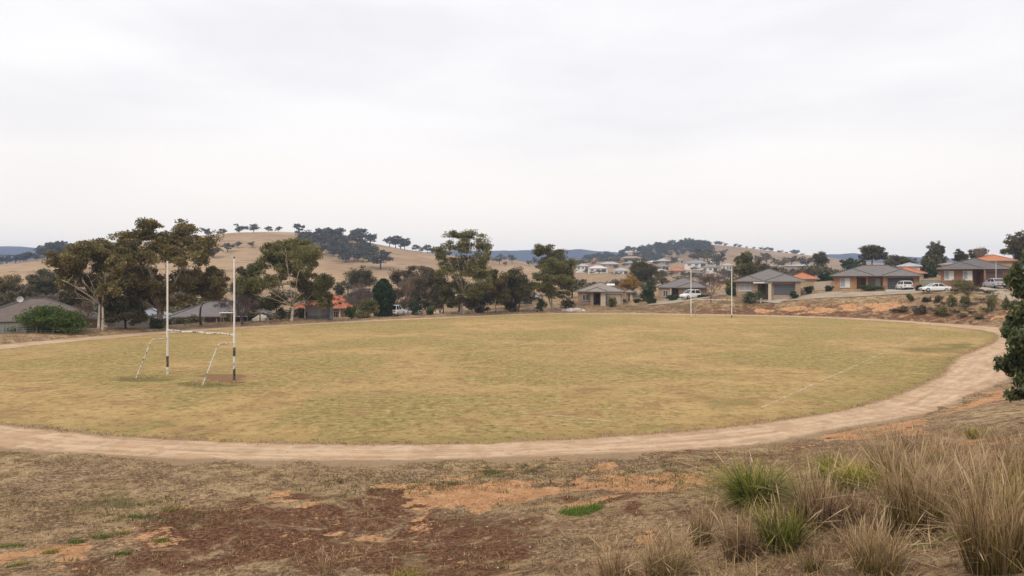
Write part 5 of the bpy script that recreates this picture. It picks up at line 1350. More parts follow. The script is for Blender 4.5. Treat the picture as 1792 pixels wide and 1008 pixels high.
# ------------------------------------------------------------------ cars
M_CARW = plain('car_paint_white', (.72, .72, .71), .25, .5, .02); M_CARS = plain('car_paint_silver', (.40, .39, .41), .25, .6, .03); M_CARG = plain('car_glass', (.02, .022, .026), .08, .6, .05)
M_TYRE = plain('tyre', (.02, .02, .02), .9, .1); M_RIM = plain('alloy_rim', (.35, .35, .36), .35, .6); M_TAIL = plain('tail_lamp', (.35, .02, .02), .2, .5); M_HEAD = plain('head_lamp', (.70, .70, .68), .1, .6); M_BLACK = plain('black_plastic', (.025, .025, .026), .6, .3)
def car(label, loc, yaw, Ln, Wd, belt, roof_z, hood, boot, mat, suv=False):
    root = thing('parked_car', label, 'car', loc, yaw)
    h = Ln / 2; w = Wd / 2
    # stations: x, half width, bottom, top
    st = [(-h, w * .84, .42, belt * .88 if not suv else belt), (-h + .12, w * .94, .30, belt * .98), (-h + .6, w, .24, belt), (-.3, w, .22, belt * 1.0), (h * .42, w, .22, belt * .99), (h - .75, w * .98, .24, belt * .88), (h - .2, w * .92, .28, belt * .76), (h, w * .78, .40, belt * .62)]
    mb = MB(); vs_ = []
    for (x_, ww, zb, zt) in st:
        for yy, zz in ((-.9, zb), (-1, zb + .12), (-1.0, zb + (zt - zb) * .62), (-.9, zt), (.9, zt), (1.0, zb + (zt - zb) * .62), (1, zb + .12), (.9, zb)): vs_.append((x_, yy * ww, zz))
    n = 8; fs_ = [tuple(range(n - 1, -1, -1)), tuple((len(st) - 1) * n + i for i in range(n))]
    for s_ in range(len(st) - 1):
        for i in range(n): fs_.append((s_ * n + i, s_ * n + (i + 1) % n, (s_ + 1) * n + (i + 1) % n, (s_ + 1) * n + i))
    mb.add(vs_, fs_); body = mb.build('body', mat, root, False, bevel=.03)
    cb0, cb1 = -h + boot, h - hood; cr0, cr1 = cb0 + (.25 if suv else .75), cb1 - .85
    b = belt - .03; rw = w * .74; bw = w * .89; zr = roof_z
    base = [(cb0, -bw, b), (cb1, -bw, b), (cb1, bw, b), (cb0, bw, b)]; top = [(cr0, -rw, zr - .07), (cr1, -rw, zr - .07), (cr1, rw, zr - .07), (cr0, rw, zr - .07)]
    MB().add(base + top, [(3, 2, 1, 0), (4, 5, 6, 7), (0, 1, 5, 4), (1, 2, 6, 5), (2, 3, 7, 6), (3, 0, 4, 7)]).build('windows', M_CARG, root)
    mr = MB(); e = .03
    rt_ = [(cr0 - e, -rw - e, zr - .085), (cr1 + e, -rw - e, zr - .085), (cr1 + e, rw + e, zr - .085), (cr0 - e, rw + e, zr - .085), (cr0 + .2, -rw * .82, zr), (cr1 - .2, -rw * .82, zr), (cr1 - .2, rw * .82, zr), (cr0 + .2, rw * .82, zr)]
    mr.add(rt_, [(3, 2, 1, 0), (4, 5, 6, 7), (0, 1, 5, 4), (1, 2, 6, 5), (2, 3, 7, 6), (3, 0, 4, 7)])
    for i in range(4): mr.tube([Vector(base[i]), Vector(top[i])], .055, 5)
    for s_ in (-1, 1): mr.tube([((cb0 + cb1) / 2, s_ * bw * 1.005, b), ((cr0 + cr1) / 2, s_ * rw * 1.01, zr - .07)], .05, 5)
    mr.build('roof', mat, root)
    for fx in (-h + Ln * .19, h - Ln * .19):
        for s_ in (-1, 1):
            y0, y1 = s_ * (w - .2), s_ * (w + .015); wm = MB()
            wm.tube([(fx, y0, .33), (fx, y0 + s_ * .04, .33), (fx, y1 - s_ * .03, .33), (fx, y1, .33)], [.29, .33, .33, .29], 18)
            wh = wm.build('wheel', M_TYRE, root)
            MB().tube([(fx, y1 + s_ * .002, .33), (fx, y1 + s_ * .02, .33)], [.21, .19], 14).build('rim', M_RIM, wh)
    for s_ in (-1, 1):
        MB().box(h - .25, h - .02, s_ * w * .55 - .15, s_ * w * .55 + .15, belt * .55, belt * .68).build('headlight', M_HEAD, root)
        MB().box(-h - .02, -h + .2, s_ * w * .66 - .16, s_ * w * .66 + .16, belt * .66, belt * .84).build('tail_light', M_TAIL, root)
        MB().box(cb1 - .75, cb1 - .6, s_ * (w + .04) - .08, s_ * (w + .04) + .08, belt + .02, belt + .14).build('mirror', mat, root)
    MB().box(-h - .035, -h + .1, -.26, .26, belt * .5, belt * .62).build('number_plate', M_TRIMW, root)
    MB().box(-h - .03, -h + .05, -w * .8, w * .8, .28, .40).build('bumper', M_BLACK, root)
    return root
def place(px, d): x = X(px, d); return (x, d, float(gz(np.array([x]), np.array([d]), False)[0]) + .08)
car('white sedan parked on the road in front of the metal fence', place(1636, 126), R(174), 4.7, 1.85, .92, 1.44, 1.25, .75, M_CARW)
car('white car with dark rear window parked at the charcoal garage', place(1582, 134.5), R(82), 4.3, 1.82, 1.0, 1.62, 1.1, .25, M_CARW, True)
car('silver car on the drive of the rightmost brick house', place(1740, 119.5), R(85), 4.4, 1.82, .98, 1.5, 1.2, .5, M_CARS)
car('white four-wheel drive at the cream garage by the far goal', place(1208, 148.6), R(-150), 4.5, 1.85, 1.05, 1.78, 1.2, .2, M_CARW, True)
car('white vehicle parked behind the track beside the cypress', place(693, 124), R(78), 4.3, 1.8, 1.0, 1.75, 1.3, .3, M_CARW, True)
car('dark-glassed pale car under the slim leafless street tree', place(718, 131), R(170), 4.3, 1.8, .95, 1.45, 1.2, .6, M_CARS)

# hedges and garden planting by the houses
for i, (a, b, t, bt, d, lf, lb) in enumerate([(1503, 1550, 496, 509, 136, 'hedge', 'clipped hedge before the amber brick house'), (1289, 1336, 504, 518, 139.5, 'hedge', 'dark green hedge under the window of the tan brick house'), (1380, 1396, 507, 519, 139, 'hedge', 'dark bush beside the slate garage door'),
        (1407, 1425, 498, 516, 141, 'hedge', 'green bush right of the tan brick house'), (1443, 1458, 499, 508, 139, 'hedge', 'small bush left of the amber brick house'), (1650, 1716, 489, 499, 120, 'green', 'low garden bed under the windows of rightmost brick house'),
        (1161, 1190, 515, 526, 149, 'hedge', 'dark hedge left of the cream garage door'), (1128, 1150, 519, 530, 148, 'hedge', 'low hedge before the clipped egg-shaped tree'), (1220, 1240, 515, 527, 148, 'hedge', 'hedge at the foot of the reddish leafless tree'), (1062, 1080, 519, 534, 147, 'green', 'green bush in front of the stone house garage'),
        (1603, 1616, 498, 508, 131, 'hedge', 'dark bush right of the charcoal garage'), (1106, 1122, 523, 533, 150, 'hedge', 'dark hedge between pale building and clipped tree'), (1270, 1288, 505, 521, 144, 'hedge', 'dark bush at the foot of the small olive tree')]):
    bush('garden_hedge', lb, a, b, t, bt, d, lf, 300 + i, 1500, .26, .14, lobes=9, cat='hedge', clump=.55)
for i, (a, b, t, bt, d, lf, lb) in enumerate([(1656, 1676, 514, 528, 112, 'green', 'rounded green shrub left of the pinkish boulder line on the bank'), (1680, 1702, 517, 530, 111, 'green', 'dark flat shrub in the middle of the right bank'), (1722, 1748, 515, 535, 106, 'green', 'larger dark shrub low on the right bank'), (1752, 1771, 519, 534, 105, 'green', 'green shrub at the right end of the bank'),
        (1586, 1600, 512, 527, 120, 'green', 'spiky dark shrub at the top of the bank below the white car'), (1704, 1722, 504, 515, 117, 'brown', 'brown dry shrub on the bank crest'), (1634, 1652, 516, 527, 115, 'brown', 'dry brownish shrub left of the rounded green shrub'), (1610, 1628, 519, 528, 117, 'brown', 'low dry shrub below the sedan'),
        (1640, 1664, 531, 541, 109, 'green', 'small olive clump low on the bank'), (1598, 1622, 530, 540, 112, 'brown', 'dry tuft-like shrub beside the orange cutting'), (1700, 1722, 551, 562, 101, 'green', 'small green clump at the bank foot near the track')]):
    bush('bank_shrub', lb, a, b, t, bt, d, lf, 340 + i, 1500, .20, .09, lobes=9, cat='shrub', clump=.5)

# ------------------------------------------------------------------ grasses
def ray_ground(px, py):
    dd = np.concatenate([np.arange(3, 40, .05), np.arange(40, 170, .25)])
    xs = (px - 896) / F_PX * dd; zr = CAM_Z - (py - HOR) / F_PX * dd
    z = gz(xs, dd); hit = np.nonzero(zr <= z)[0]
    i = hit[0] if len(hit) else len(dd) - 1
    return xs[i], dd[i], z[i]
def grass_mat(name, stops):
    m, nt, b = new_mat(name, .7, .2)
    col = ramp(nt, attr(nt, 'tone'), stops); L(nt, col, b.inputs['Base Color'])
    tr = N(nt, 'ShaderNodeBsdfTranslucent'); L(nt, col, tr.inputs['Color'])
    mx = N(nt, 'ShaderNodeMixShader'); mx.inputs['Fac'].default_value = .25
    L(nt, b.outputs[0], mx.inputs[1]); L(nt, tr.outputs[0], mx.inputs[2]); L(nt, mx.outputs[0], nt.nodes['Material Output'].inputs['Surface'])
    return m
GRASS = {
    'green': grass_mat('tussock_green', [(0, (.085, .055, .030)), (.18, (.045, .058, .010)), (.45, (.120, .145, .020)), (.72, (.270, .270, .042)), (.9, (.460, .340, .085)), (1, (.430, .270, .110))]),
    'yellow': grass_mat('tussock_yellow_green', [(0, (.120, .082, .040)), (.25, (.120, .118, .020)), (.55, (.290, .265, .040)), (.8, (.450, .370, .080)), (1, (.480, .365, .150))]),
    'dry': grass_mat('tussock_dry', [(0, (.036, .030, .011)), (.2, (.115, .083, .034)), (.45, (.265, .178, .088)), (.7, (.430, .305, .165)), (1, (.680, .520, .320))]),
    'brown': grass_mat('tussock_brown', [(0, (.040, .024, .014)), (.4, (.180, .110, .060)), (.7, (.345, .230, .130)), (1, (.600, .445, .270))]),
    'grass': grass_mat('bright_grass', [(0, (.045, .075, .010)), (.5, (.090, .165, .018)), (1, (.170, .260, .040))]),
    'mix': grass_mat('ground_tufts', [(0, (.060, .036, .022)), (.25, (.225, .148, .078)), (.5, (.410, .285, .148)), (.68, (.560, .410, .225)), (.74, (.135, .118, .042)), (.9, (.100, .115, .030)), (1, (.120, .160, .030))]),
}
def blades(base, az, lean, bend, h, w, tone0, tone1, seg=4, face=None, wild=None, sway=None, head=0.0):
    n = len(base); t = np.linspace(0, 1, seg + 1)
    out = np.stack([np.cos(az), np.sin(az), np.zeros(n)], -1)
    hor = (lean[:, None] * t + bend[:, None] * t ** 2.2) * h[:, None]
    ver = (t - .35 * np.clip(bend, 0, 1.2)[:, None] * t ** 2.6) * h[:, None] * np.cos(np.clip(lean, -1, 1) * .8)[:, None]
    c = base[:, None, :] + out[:, None, :] * hor[..., None] + np.array([0, 0, 1.0]) * ver[..., None]
    if wild is not None:                        # kinked and swaying stems
        hor = hor + wild[:, None] * np.clip(t - .5, 0, 1) * 1.5 * h[:, None]
        ver = ver - wild[:, None] * np.clip(t - .5, 0, 1) * 1.1 * h[:, None]
        c = base[:, None, :] + out[:, None, :] * hor[..., None] + np.array([0, 0, 1.0]) * ver[..., None]
        sw = np.stack([-np.sin(az), np.cos(az), np.zeros(n)], -1) * (sway * h)[:, None]
        c = c + sw[:, None, :] * (t ** 2)[None, :, None]
    fa = az + np.pi / 2 if face is None else face
    side = np.stack([np.cos(fa), np.sin(fa), np.zeros(n)], -1)
    ww = w[:, None] * ((1 - t ** 1.6 * .92) + head * ((t > .7) & (t < .99)))[None, :] / 2
    V = np.stack([c - side[:, None, :] * ww[..., None], c + side[:, None, :] * ww[..., None]], 2)   # n, seg+1, 2, 3
    ii = np.arange(n * (seg + 1) * 2).reshape(n, seg + 1, 2)
    F_ = np.stack([ii[:, :-1, 0], ii[:, :-1, 1], ii[:, 1:, 1], ii[:, 1:, 0]], -1).reshape(-1, 4)
    tone = tone0[:, None] + (tone1 - tone0)[:, None] * t[None, :]
    return V.reshape(-1, 3), F_, np.clip(np.repeat(tone.reshape(-1), 2), 0, 1)
def tussock(label, px, py, top, hw, kind, seed, n=500, w=.009, lean=.55, bend=.45, name='grass_tussock', group='tussocks on the near slope', r0=.27, tone=(.12, .75), cat='grass tussock', stalks=0):
    rng = np.random.default_rng(seed)
    x, y, z = ray_ground(px, py); k = y / F_PX
    H = (py - top) * k * 1.0; S = hw * k
    root = thing(name, label, cat, (x, y, z - .02), 0, group)
    def make(nn, hh, nm, tn, ww, ln, bd):
        a = rng.uniform(0, 2 * np.pi, nn); rr = np.sqrt(rng.uniform(0, 1, nn)) * S * r0 * 2
        az = np.where(rng.uniform(0, 1, nn) < .55, a + rng.normal(0, .6, nn), rng.uniform(0, 2 * np.pi, nn))
        b0 = np.stack([np.cos(a) * rr, np.sin(a) * rr, np.zeros(nn)], -1)
        h = hh * rng.beta(2.2, 1.8, nn) * 1.12 + .03
        q = np.abs(rng.normal(0, 1, nn)) * .95
        le = q * ln * S / max(H, .05) * .8; be = (rng.uniform(0, 1, nn) ** 1.5) * bd * 1.9 * S / max(H, .05)
        t0 = np.clip(rng.normal(tn[0] - .06, .12, nn), 0, 1); t1 = np.clip(rng.normal(tn[1], .34, nn), 0, 1)
        V, F_, T = blades(b0, az, le, be, h, ww * rng.uniform(.6, 1.3, nn), t0, t1, 6, az + np.pi / 2 + rng.normal(0, .7, nn), np.where(rng.uniform(0, 1, nn) < .22, rng.uniform(.3, 1.0, nn), 0), rng.normal(0, .16, nn), 1.3 if nm == 'stalks' else 0.0)
        link(nm, mesh_np(nm, V, F_, [GRASS[{'stalks': 'brown', 'foot': 'yellow'}.get(nm, kind)]], attrs={'tone': T}), root)
    make(int(n * (.62 if kind in ('green', 'yellow') else .38)), H, 'blades', tone, w * (1.35 if kind in ('green', 'yellow') else 1.7), lean * (1 if kind in ('green', 'yellow') else 1.25), bend)
    if kind == 'dry': make(int(n * .22), H * .55, 'foot', (.15, .6), w * 1.4, lean * .8, bend)
    if stalks: make(int(stalks * 1.3), H * 1.08, 'stalks', (.55, .95), w * 1.1, lean * 1.15, bend * .6)
    return root
tussock('big green strappy tussock, left of the yellow-green clump', 1322, 882, 794, 66, 'green', 1, 1900, .017, .95, 1.15, tone=(.12, .78), stalks=30)
tussock('yellow-green strappy tussock right of the big green one', 1497, 856, 794, 54, 'yellow', 2, 1300, .016, .95, 1.0, tone=(.25, .75), stalks=20)
tussock('small upright green tussock behind the dead twiggy clump', 1446, 838, 784, 26, 'green', 3, 480, .015, .5, .4, tone=(.2, .72))
tussock('lone yellow-green tussock high on the slope near the track', 1708, 768, 738, 24, 'yellow', 4, 260, .016, .5, .4, tone=(.25, .75))
tussock('green-bladed tussock below the big green one', 1368, 965, 866, 56, 'green', 5, 800, .012, .6, .55, tone=(.1, .62), stalks=40)
tussock('thin fan-shaped dry tussock furthest left of the slope clumps', 1228, 952, 868, 28, 'dry', 6, 420, .008, .6, .35, tone=(.15, .7), stalks=50)
tussock('brown arching dry tussock left of the green-bladed one', 1302, 975, 882, 62, 'brown', 7, 900, .008, .7, .6, tone=(.15, .75), stalks=60)
tussock('reddish-brown dead twiggy clump in the middle of the slope', 1432, 930, 800, 66, 'brown', 8, 900, .008, .8, .4, tone=(.05, .6), stalks=90)
tussock('tall wispy tan tussock with green foot, right of the dead clump', 1602, 930, 768, 78, 'dry', 9, 1500, .008, .62, .35, tone=(.1, .72), stalks=160)
tussock('largest straw tussock at bottom right corner', 1745, 1000, 792, 92, 'dry', 10, 1600, .008, .6, .35, tone=(.08, .74), stalks=170)
tussock('fine pale tussock at the bottom edge below the dead clump', 1535, 1006, 888, 66, 'dry', 11, 900, .007, .65, .4, tone=(.2, .8), stalks=90)
tussock('small greenish tuft at the bottom edge', 1422, 1004, 950, 22, 'dry', 12, 320, .008, .6, .4, tone=(.05, .5))
tussock('wispy straw tussock behind the largest bottom right one', 1695, 880, 762, 66, 'dry', 13, 480, .008, .65, .35, tone=(.25, .8), stalks=120)
tussock('wispy tan tussock at the back of the slope near the orange path', 1555, 838, 738, 52, 'dry', 14, 420, .009, .65, .35, tone=(.25, .78), stalks=110)
tussock('dry tussock at the right picture edge below the dark shrub', 1778, 850, 752, 50, 'dry', 15, 380, .009, .65, .4, tone=(.2, .75), stalks=80)
tussock('green-footed tussock at right picture edge', 1790, 910, 800, 50, 'yellow', 16, 400, .009, .6, .4, tone=(.2, .8), stalks=60)
tussock('sparse straw clump at the bottom edge left of the slope clumps', 1165, 1006, 905, 66, 'dry', 17, 600, .007, .7, .4, tone=(.3, .85), stalks=90)
tussock('orange-brown wispy clump at bottom edge, furthest from the slope', 1080, 1010, 930, 55, 'brown', 18, 360, .007, .7, .4, tone=(.35, .85), stalks=60)
tussock('few dry stalks standing on dark soil at the bottom edge', 572, 1006, 945, 26, 'dry', 19, 60, .008, .8, .4, tone=(.35, .85), stalks=14)
tussock('low yellow-green tuft at the bottom edge right of dry stalks', 712, 1012, 988, 36, 'yellow', 20, 150, .010, .8, .5, tone=(.3, .8))
tussock('short tan tuft beside the slope path, left', 1640, 812, 752, 34, 'dry', 21, 260, .009, .6, .35, tone=(.3, .8), stalks=60)
tussock('brown tussock between the dead clump and tall wispy one', 1500, 915, 845, 46, 'brown', 22, 500, .008, .7, .5, tone=(.2, .7), stalks=50)
tussock('small dry tussock above the yellow-green clump', 1590, 790, 745, 28, 'brown', 23, 200, .010, .6, .4, tone=(.25, .75), stalks=40)
def patch(label, px, py, rx, ry, kind, seed, n, h, w, tone, name='grass_patch'):
    rng = np.random.default_rng(seed); x, y, z = ray_ground(px, py); root = thing(name, label, 'grass patch', (x, y, z), 0, 'low green patches')
    a = rng.uniform(0, 2 * np.pi, n); r = np.sqrt(rng.uniform(0, 1, n)) * (1 + rng.normal(0, .12, n))
    bx_, by_ = np.cos(a) * r * rx, np.sin(a) * r * ry
    bz = gz(x + bx_, y + by_) - z - .01
    V, F_, T = blades(np.stack([bx_, by_, bz], -1), rng.uniform(0, 6.28, n), np.abs(rng.normal(0, .4, n)), rng.uniform(0, .5, n), h * rng.uniform(.5, 1.1, n), w * rng.uniform(.7, 1.3, n), np.clip(rng.normal(tone[0], .15, n), 0, 1), np.clip(rng.normal(tone[1], .18, n), 0, 1), 3)
    link('blades', mesh_np('blades', V, F_, [GRASS[kind]], attrs={'tone': T}), root)
patch('vivid green grass patch below the orange clay', 1018, 896, .50, .42, 'grass', 31, 1100, .14, .012, (.25, .65))
patch('small green tuft at the edge of the dark soil, left', 178, 942, .22, .16, 'grass', 32, 260, .10, .010, (.2, .5))
patch('small green tuft furthest left on the dark soil edge', 134, 948, .2, .14, 'grass', 33, 200, .09, .010, (.2, .5))
patch('small green tuft at the bottom right among straw', 1620, 958, .25, .2, 'grass', 34, 260, .10, .008, (.2, .6))
patch('tiny green tuft left of the bottom right straw tussock', 1660, 945, .15, .12, 'grass', 35, 140, .09, .008, (.2, .6))

for i, (px, py, rx, lb) in enumerate([(22, 958, .22, 'green tuft nearest the left picture edge'), (212, 935, .2, 'green tuft just right of the two tufts on the soil edge'), (282, 948, .2, 'green tuft on dark soil right of the left tufts'), (90, 968, .16, 'small green tuft on the orange clay at lower left'), (240, 905, .2, 'green tuft above the dark soil edge'), (300, 892, .22, 'faded green tuft at the upper left of the dark soil'), (215, 970, .15, 'tiny green tuft on orange clay, lower left'), (30, 990, .2, 'green tuft in the bottom left corner')]):
    patch(lb, px, py, rx * 1.2, rx * .8, 'grass' if i % 2 == 0 else 'yellow', 400 + i, 220, .09, .010, (.2, .5))
def scatter(name, pts, hmin, hmax, w, tones, seed, seg=2, mat='mix', lean=.6, mats=None, per=1, spread=.05, droop=.4):
    rng = np.random.default_rng(seed)
    n = len(pts) * per
    p = np.repeat(pts, per, axis=0) + np.column_stack([rng.normal(0, spread, n), rng.normal(0, spread, n), np.zeros(n)])
    tb = np.clip(np.repeat(tones, per) + rng.normal(0, .04, n), 0, 1)
    hh = np.repeat(rng.uniform(hmin, hmax, len(pts)), per) * rng.uniform(.6, 1.2, n)
    V, F_, T = blades(p - np.array([0, 0, .015]), rng.uniform(0, 6.28, n), np.abs(rng.normal(0, lean, n)), rng.uniform(0, droop, n), hh, w * rng.uniform(.6, 1.4, n), tb - .04, tb + .04, seg, rng.uniform(0, 6.28, n))
    o = link(name, mesh_np(name, V, F_, [mats or GRASS[mat]], attrs={'tone': T}))
    return tag(o, kind='stuff')
rs = np.random.default_rng(99)
def spots(n, px0, px1, py0, py1, smin=.6, dens=None, zsam=True):
    """random spots on the ground seen in that region, kept off the track"""
    q = rs.uniform(0, 1, (n * 3, 2)); x0 = q[:, 0]; 
    y0, y1 = 1300 * 4.0 / max(py1 - HOR, 1), 1300 * 6.4 / max(py0 - HOR, 1)
    y = y0 + (y1 - y0) * q[:, 1] ** .75; x = ((px0 + (px1 - px0) * x0) - 896) / F_PX * y
    s = sdist(x, y); z = gz(x, y); px, py = proj(x, y, z)
    ok = (s > smin) & (py > py0) & (py < py1 + 60) & (px > px0) & (px < px1)
    if dens is not None: ok &= rs.uniform(0, 1, len(x)) < dens(px, py, x, y)
    i = np.nonzero(ok)[0][:n]
    return np.column_stack([x[i], y[i], z[i]]), px[i], py[i]
# short dry cover over the whole near ground, thin on the clay and on the dark soil
def d_near(px, py, x, y):
    clay = blobs(px, py, [(700, 858, 75, 13, .9), (860, 858, 110, 16, .9), (960, 858, 90, 13, .9), (1090, 842, 105, 13, 1), (1040, 852, 90, 9, 1), (60, 985, 130, 26, .5)])
    dk = blobs(px, py, [(480, 925, 240, 46, 1), (640, 890, 180, 30, .8), (330, 965, 150, 40, .9), (760, 935, 200, 44, .8)])
    return np.clip(.35 + 1.3 * (fbm(x * .5, y * .5, 61, 3) - .35), .05, 1) * (1 - .93 * np.clip(clay * 1.2, 0, 1)) * (1 - .80 * np.clip(dk, 0, 1))
pts, ppx, ppy = spots(11500, -40, 1840, 778, 1060, .5, d_near)
gmix = np.clip(blobs(ppx, ppy, [(230, 885, 70, 26, .8), (300, 915, 70, 16, .8), (40, 975, 60, 16, .6), (880, 826, 80, 10, 1), (780, 850, 80, 10, .9), (380, 820, 90, 10, .6), (60, 800, 70, 8, .6), (1480, 740, 130, 14, .9), (1640, 735, 60, 9, .8), (850, 860, 160, 16, .6)]), 0, 1)
isg = rs.uniform(0, 1, len(pts)) < .06 + .6 * gmix
tn = np.where(isg, rs.uniform(.76, .92, len(pts)), rs.uniform(.15, .68, len(pts)))
scatter('dry_ground_cover', pts, .03, .10, .016, tn, 71, 2, per=7, spread=.07, lean=.9)
# low weed clumps scattered on clay and along the track edge
pts, ppx, ppy = spots(1700, 0, 1500, 795, 960, .4, lambda px, py, x, y: np.clip(blobs(px, py, [(880, 826, 110, 14, 1), (780, 850, 130, 14, 1), (950, 835, 160, 20, .8), (640, 850, 120, 20, .7), (1150, 830, 160, 25, .6), (270, 900, 140, 30, .5)]) * .9 + .02, 0, 1))
scatter('low_weeds', pts, .05, .13, .022, np.where(rs.uniform(0, 1, len(pts)) < .7, rs.uniform(.72, .86, len(pts)), rs.uniform(.0, .2, len(pts))), 72, 2, per=16, spread=.10, lean=1.0)
# taller dry grass between the tussocks
pts, ppx, ppy = spots(2600, 900, 1840, 750, 1060, .8, lambda px, py, x, y: np.clip(sstep(0, 260, (px - 1290) + (py - 830) * 1.5) , 0, 1))
scatter('long_dry_grass', pts, .12, .5, .011, rs.uniform(.05, .68, len(pts)), 73, 3, per=4, spread=.07, lean=.75, droop=.9)
pts, ppx, ppy = spots(1500, -20, 1300, 870, 1060, 1.0)
scatter('fallen_stalks', pts, .08, .24, .008, rs.uniform(.3, .68, len(pts)), 74, 2, per=2, spread=.05, lean=1.2)
pts, ppx, ppy = spots(2600, 1250, 1840, 880, 1090, 1.0)
scatter('slope_litter', pts, .04, .16, .010, rs.uniform(.0, .68, len(pts)), 81, 2, per=5, spread=.09, lean=1.5, droop=1.0)
# straw on the far right bank and along the far edge of the track
def belt(n, smin, smax, cond, dens=.5):
    y = rs.uniform(24, 150, n * 6); x = rs.uniform(-70, 90, n * 6); s = sdist(x, y); ok = (s > smin) & (s < smax) & cond(x, y)
    ok &= rs.uniform(0, 1, len(x)) < np.clip(dens + 1.6 * (fbm(x * .25, y * .25, 64, 3) - .45), 0, 1)
    i = np.nonzero(ok)[0][:n]; return np.column_stack([x[i], y[i], gz(x[i], y[i])])
pts = belt(5200, 3.0, 15, lambda x, y: (x > 45) & (y > 80) & (y < 137))
scatter('bank_straw', pts, .18, .5, .05, rs.uniform(.18, .62, len(pts)), 75, 2, per=7, spread=.25, lean=.6)
pts = belt(4200, .7, 7, lambda x, y: (y > 60) & (x < 12) & (y > 72))
scatter('fringe_grass', pts, .12, .42, .045, rs.uniform(.25, .64, len(pts)), 76, 2, per=6, spread=.2, lean=.6)
pts = belt(2600, .6, 6, lambda x, y: (y > 120) & (x > 0) & (x < 60))
scatter('far_verge_grass', pts, .05, .2, .05, rs.uniform(.08, .5, len(pts)), 77, 2, per=6, spread=.25, lean=.8)
# blades of the mown field on its near side, coloured like the turf
M_FB = field_material('field_blades', True)
yy = 28 + 40 * rs.uniform(0, 1, 130000) ** 1.5; xx = rs.uniform(-34, 40, len(yy))
th = np.arctan2(yy - CEN[1], xx - CEN[0]); rr = np.hypot(xx - CEN[0], yy - CEN[1]); ok = (rr < rad_in(th) + .25) & (np.abs(xx) < .72 * yy)
ok &= rs.uniform(0, 1, len(yy)) < np.clip(.4 + 1.5 * (fbm(xx * .4, yy * .4, 66, 3) - .4), .08, 1)
fp_ = np.column_stack([xx[ok], yy[ok], fz(xx[ok], yy[ok]) - .01])
scatter('mown_grass', fp_, .025, .07, .022, np.full(len(fp_), .5), 78, 1, mats=M_FB, lean=.8)
th = rs.uniform(-math.pi, math.pi, 9000); r_ = rad_in(th) + rs.normal(-.15, .22, len(th)); ex, ey = CEN[0] + np.cos(th) * r_, CEN[1] + np.sin(th) * r_
scatter('track_edge_grass', np.column_stack([ex, ey, fz(ex, ey) - .02]), .04, .11, .03, rs.choice([.45, .5, .6, .66, .80], len(th)) + 0.0, 79, 2, per=3, spread=.1, lean=.8)
ex = rs.uniform(-34, 44, 30000); ey = rs.uniform(24, 56, 30000); es = sdist(ex, ey)
ok = (es > -.9) & (es < 1.3) & (rs.uniform(0, 1, len(ex)) < np.clip(.25 + (es + .9) * .4 + 1.6 * (fbm(ex * .6, ey * .6, 68, 3) - .55), 0, 1))
scatter('track_verge', np.column_stack([ex[ok], ey[ok], np.maximum(gz(ex[ok], ey[ok]), -.03)]), .03, .09, .018, np.where(rs.uniform(0, 1, ok.sum()) < .12, rs.uniform(.74, .88, ok.sum()), rs.uniform(.08, .6, ok.sum())), 82, 2, per=6, spread=.08, lean=.9)
# green growth at the near goal
a = rs.uniform(0, 6.28, 1800); q = np.sqrt(rs.uniform(0, 1, 1800)); c3 = np.where(rs.uniform(0, 1, 1800) < .5, 0, 1)
gx = np.where(c3 == 0, -23.9, -18.2) + np.cos(a) * q * 1.9; gy = np.where(c3 == 0, 47.7, 45.0) + np.sin(a) * q * 1.3
scatter('goal_mouth_grass', np.column_stack([gx, gy, fz(gx, gy)]), .03, .09, .03, rs.uniform(.55, .84, 1800), 80, 1, per=3, spread=.15)

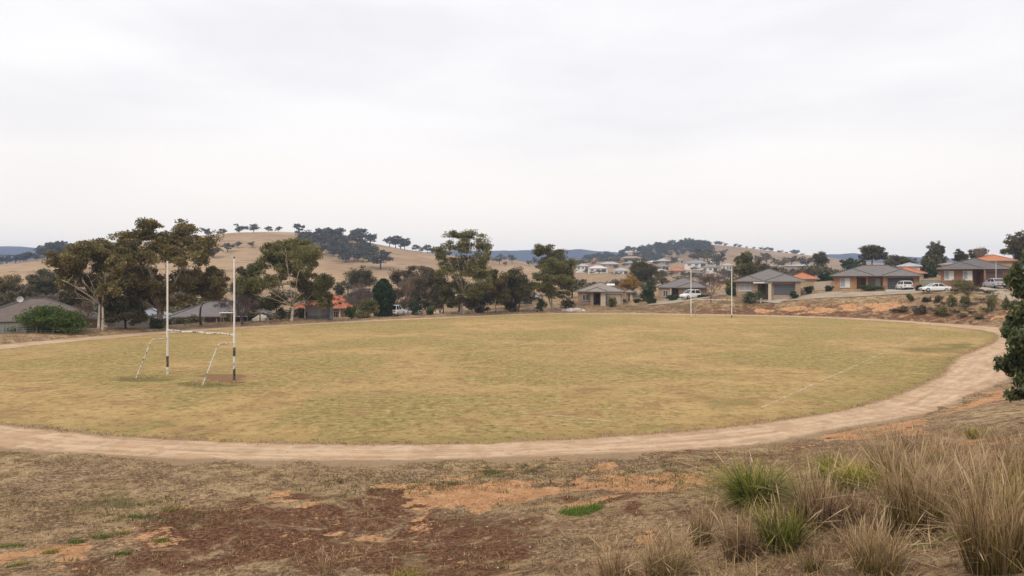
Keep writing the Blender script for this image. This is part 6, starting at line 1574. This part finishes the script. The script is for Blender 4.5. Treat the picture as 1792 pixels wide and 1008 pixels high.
# small pale litter and stones on the dark soil
pts, ppx, ppy = spots(150, 150, 1250, 880, 1030, 1.5)
sv, sf = [], []
for p in pts:
    r_ = rs.uniform(.010, .032); b0 = len(sv)
    for dx, dy, dz in ((1, 0, 0), (-.5, .87, 0), (-.5, -.87, 0), (0, 0, .9)): sv.append((p[0] + dx * r_ * rs.uniform(.6, 1.3), p[1] + dy * r_ * rs.uniform(.6, 1.3), p[2] + dz * r_ - .004))
    sf += [(b0, b0 + 1, b0 + 3), (b0 + 1, b0 + 2, b0 + 3), (b0 + 2, b0, b0 + 3)]
tag(link('pebbles', mesh_np('pebbles', sv, sf, [plain('pale_pebble', (.50, .42, .33), .9, .1, .3, 6)])), kind='stuff')
# clods and dark scraps on the bare track and clay
pts, ppx, ppy = spots(700, -20, 1500, 790, 990, -2.5)
sv, sf = [], []
for p in pts:
    r_ = rs.uniform(.015, .05); b0 = len(sv); zt = max(p[2], -.02)
    for dx, dy, dz in ((1, 0, 0), (-.5, .87, 0), (-.5, -.87, 0), (0, 0, .8)): sv.append((p[0] + dx * r_ * rs.uniform(.6, 1.3), p[1] + dy * r_ * rs.uniform(.6, 1.3), zt + dz * r_ - .004))
    sf += [(b0, b0 + 1, b0 + 3), (b0 + 1, b0 + 2, b0 + 3), (b0 + 2, b0, b0 + 3)]
tag(link('dirt_clods', mesh_np('dirt_clods', sv, sf, [plain('dark_clod', (.11, .075, .05), .95, .05, .3, 6)])), kind='stuff')

# ------------------------------------------------------------------ leafy shrub close by on the right
tree('leafy_tree', 'dark broad-leaved young tree close by, leaning in at right edge', 15.0, 1852,
     [(1788, 606, 24, 22), (1802, 580, 24, 22), (1784, 645, 20, 16), (1806, 668, 22, 20), (1798, 545, 16, 18), (1806, 500, 20, 24), (1822, 455, 26, 24), (1840, 560, 40, 40), (1850, 640, 40, 36), (1862, 500, 40, 34), (1784, 680, 12, 8), (1802, 640, 28, 26), (1800, 690, 20, 14), (1820, 600, 30, 30)],
     690, .07, 'grey', 'shrub', 3600, 91, leafL=.15, leafW=.055, droop=1.1, clump=.62, per=5, grow=1.0)

# ------------------------------------------------------------------ the air
hz = MB().box(-2690, 2690, -88, 2290, -19, 104)
mh = bpy.data.materials.new('haze'); mh.use_nodes = True; nt = mh.node_tree; nt.nodes.remove(nt.nodes['Principled BSDF'])
pv = N(nt, 'ShaderNodeVolumePrincipled'); pv.inputs['Color'].default_value = (.60, .75, 1.0, 1); pv.inputs['Density'].default_value = .00026; pv.inputs['Anisotropy'].default_value = 0.0
L(nt, pv.outputs[0], nt.nodes['Material Output'].inputs['Volume'])
hzo = hz.build('haze', mh); tag(hzo, kind='stuff')
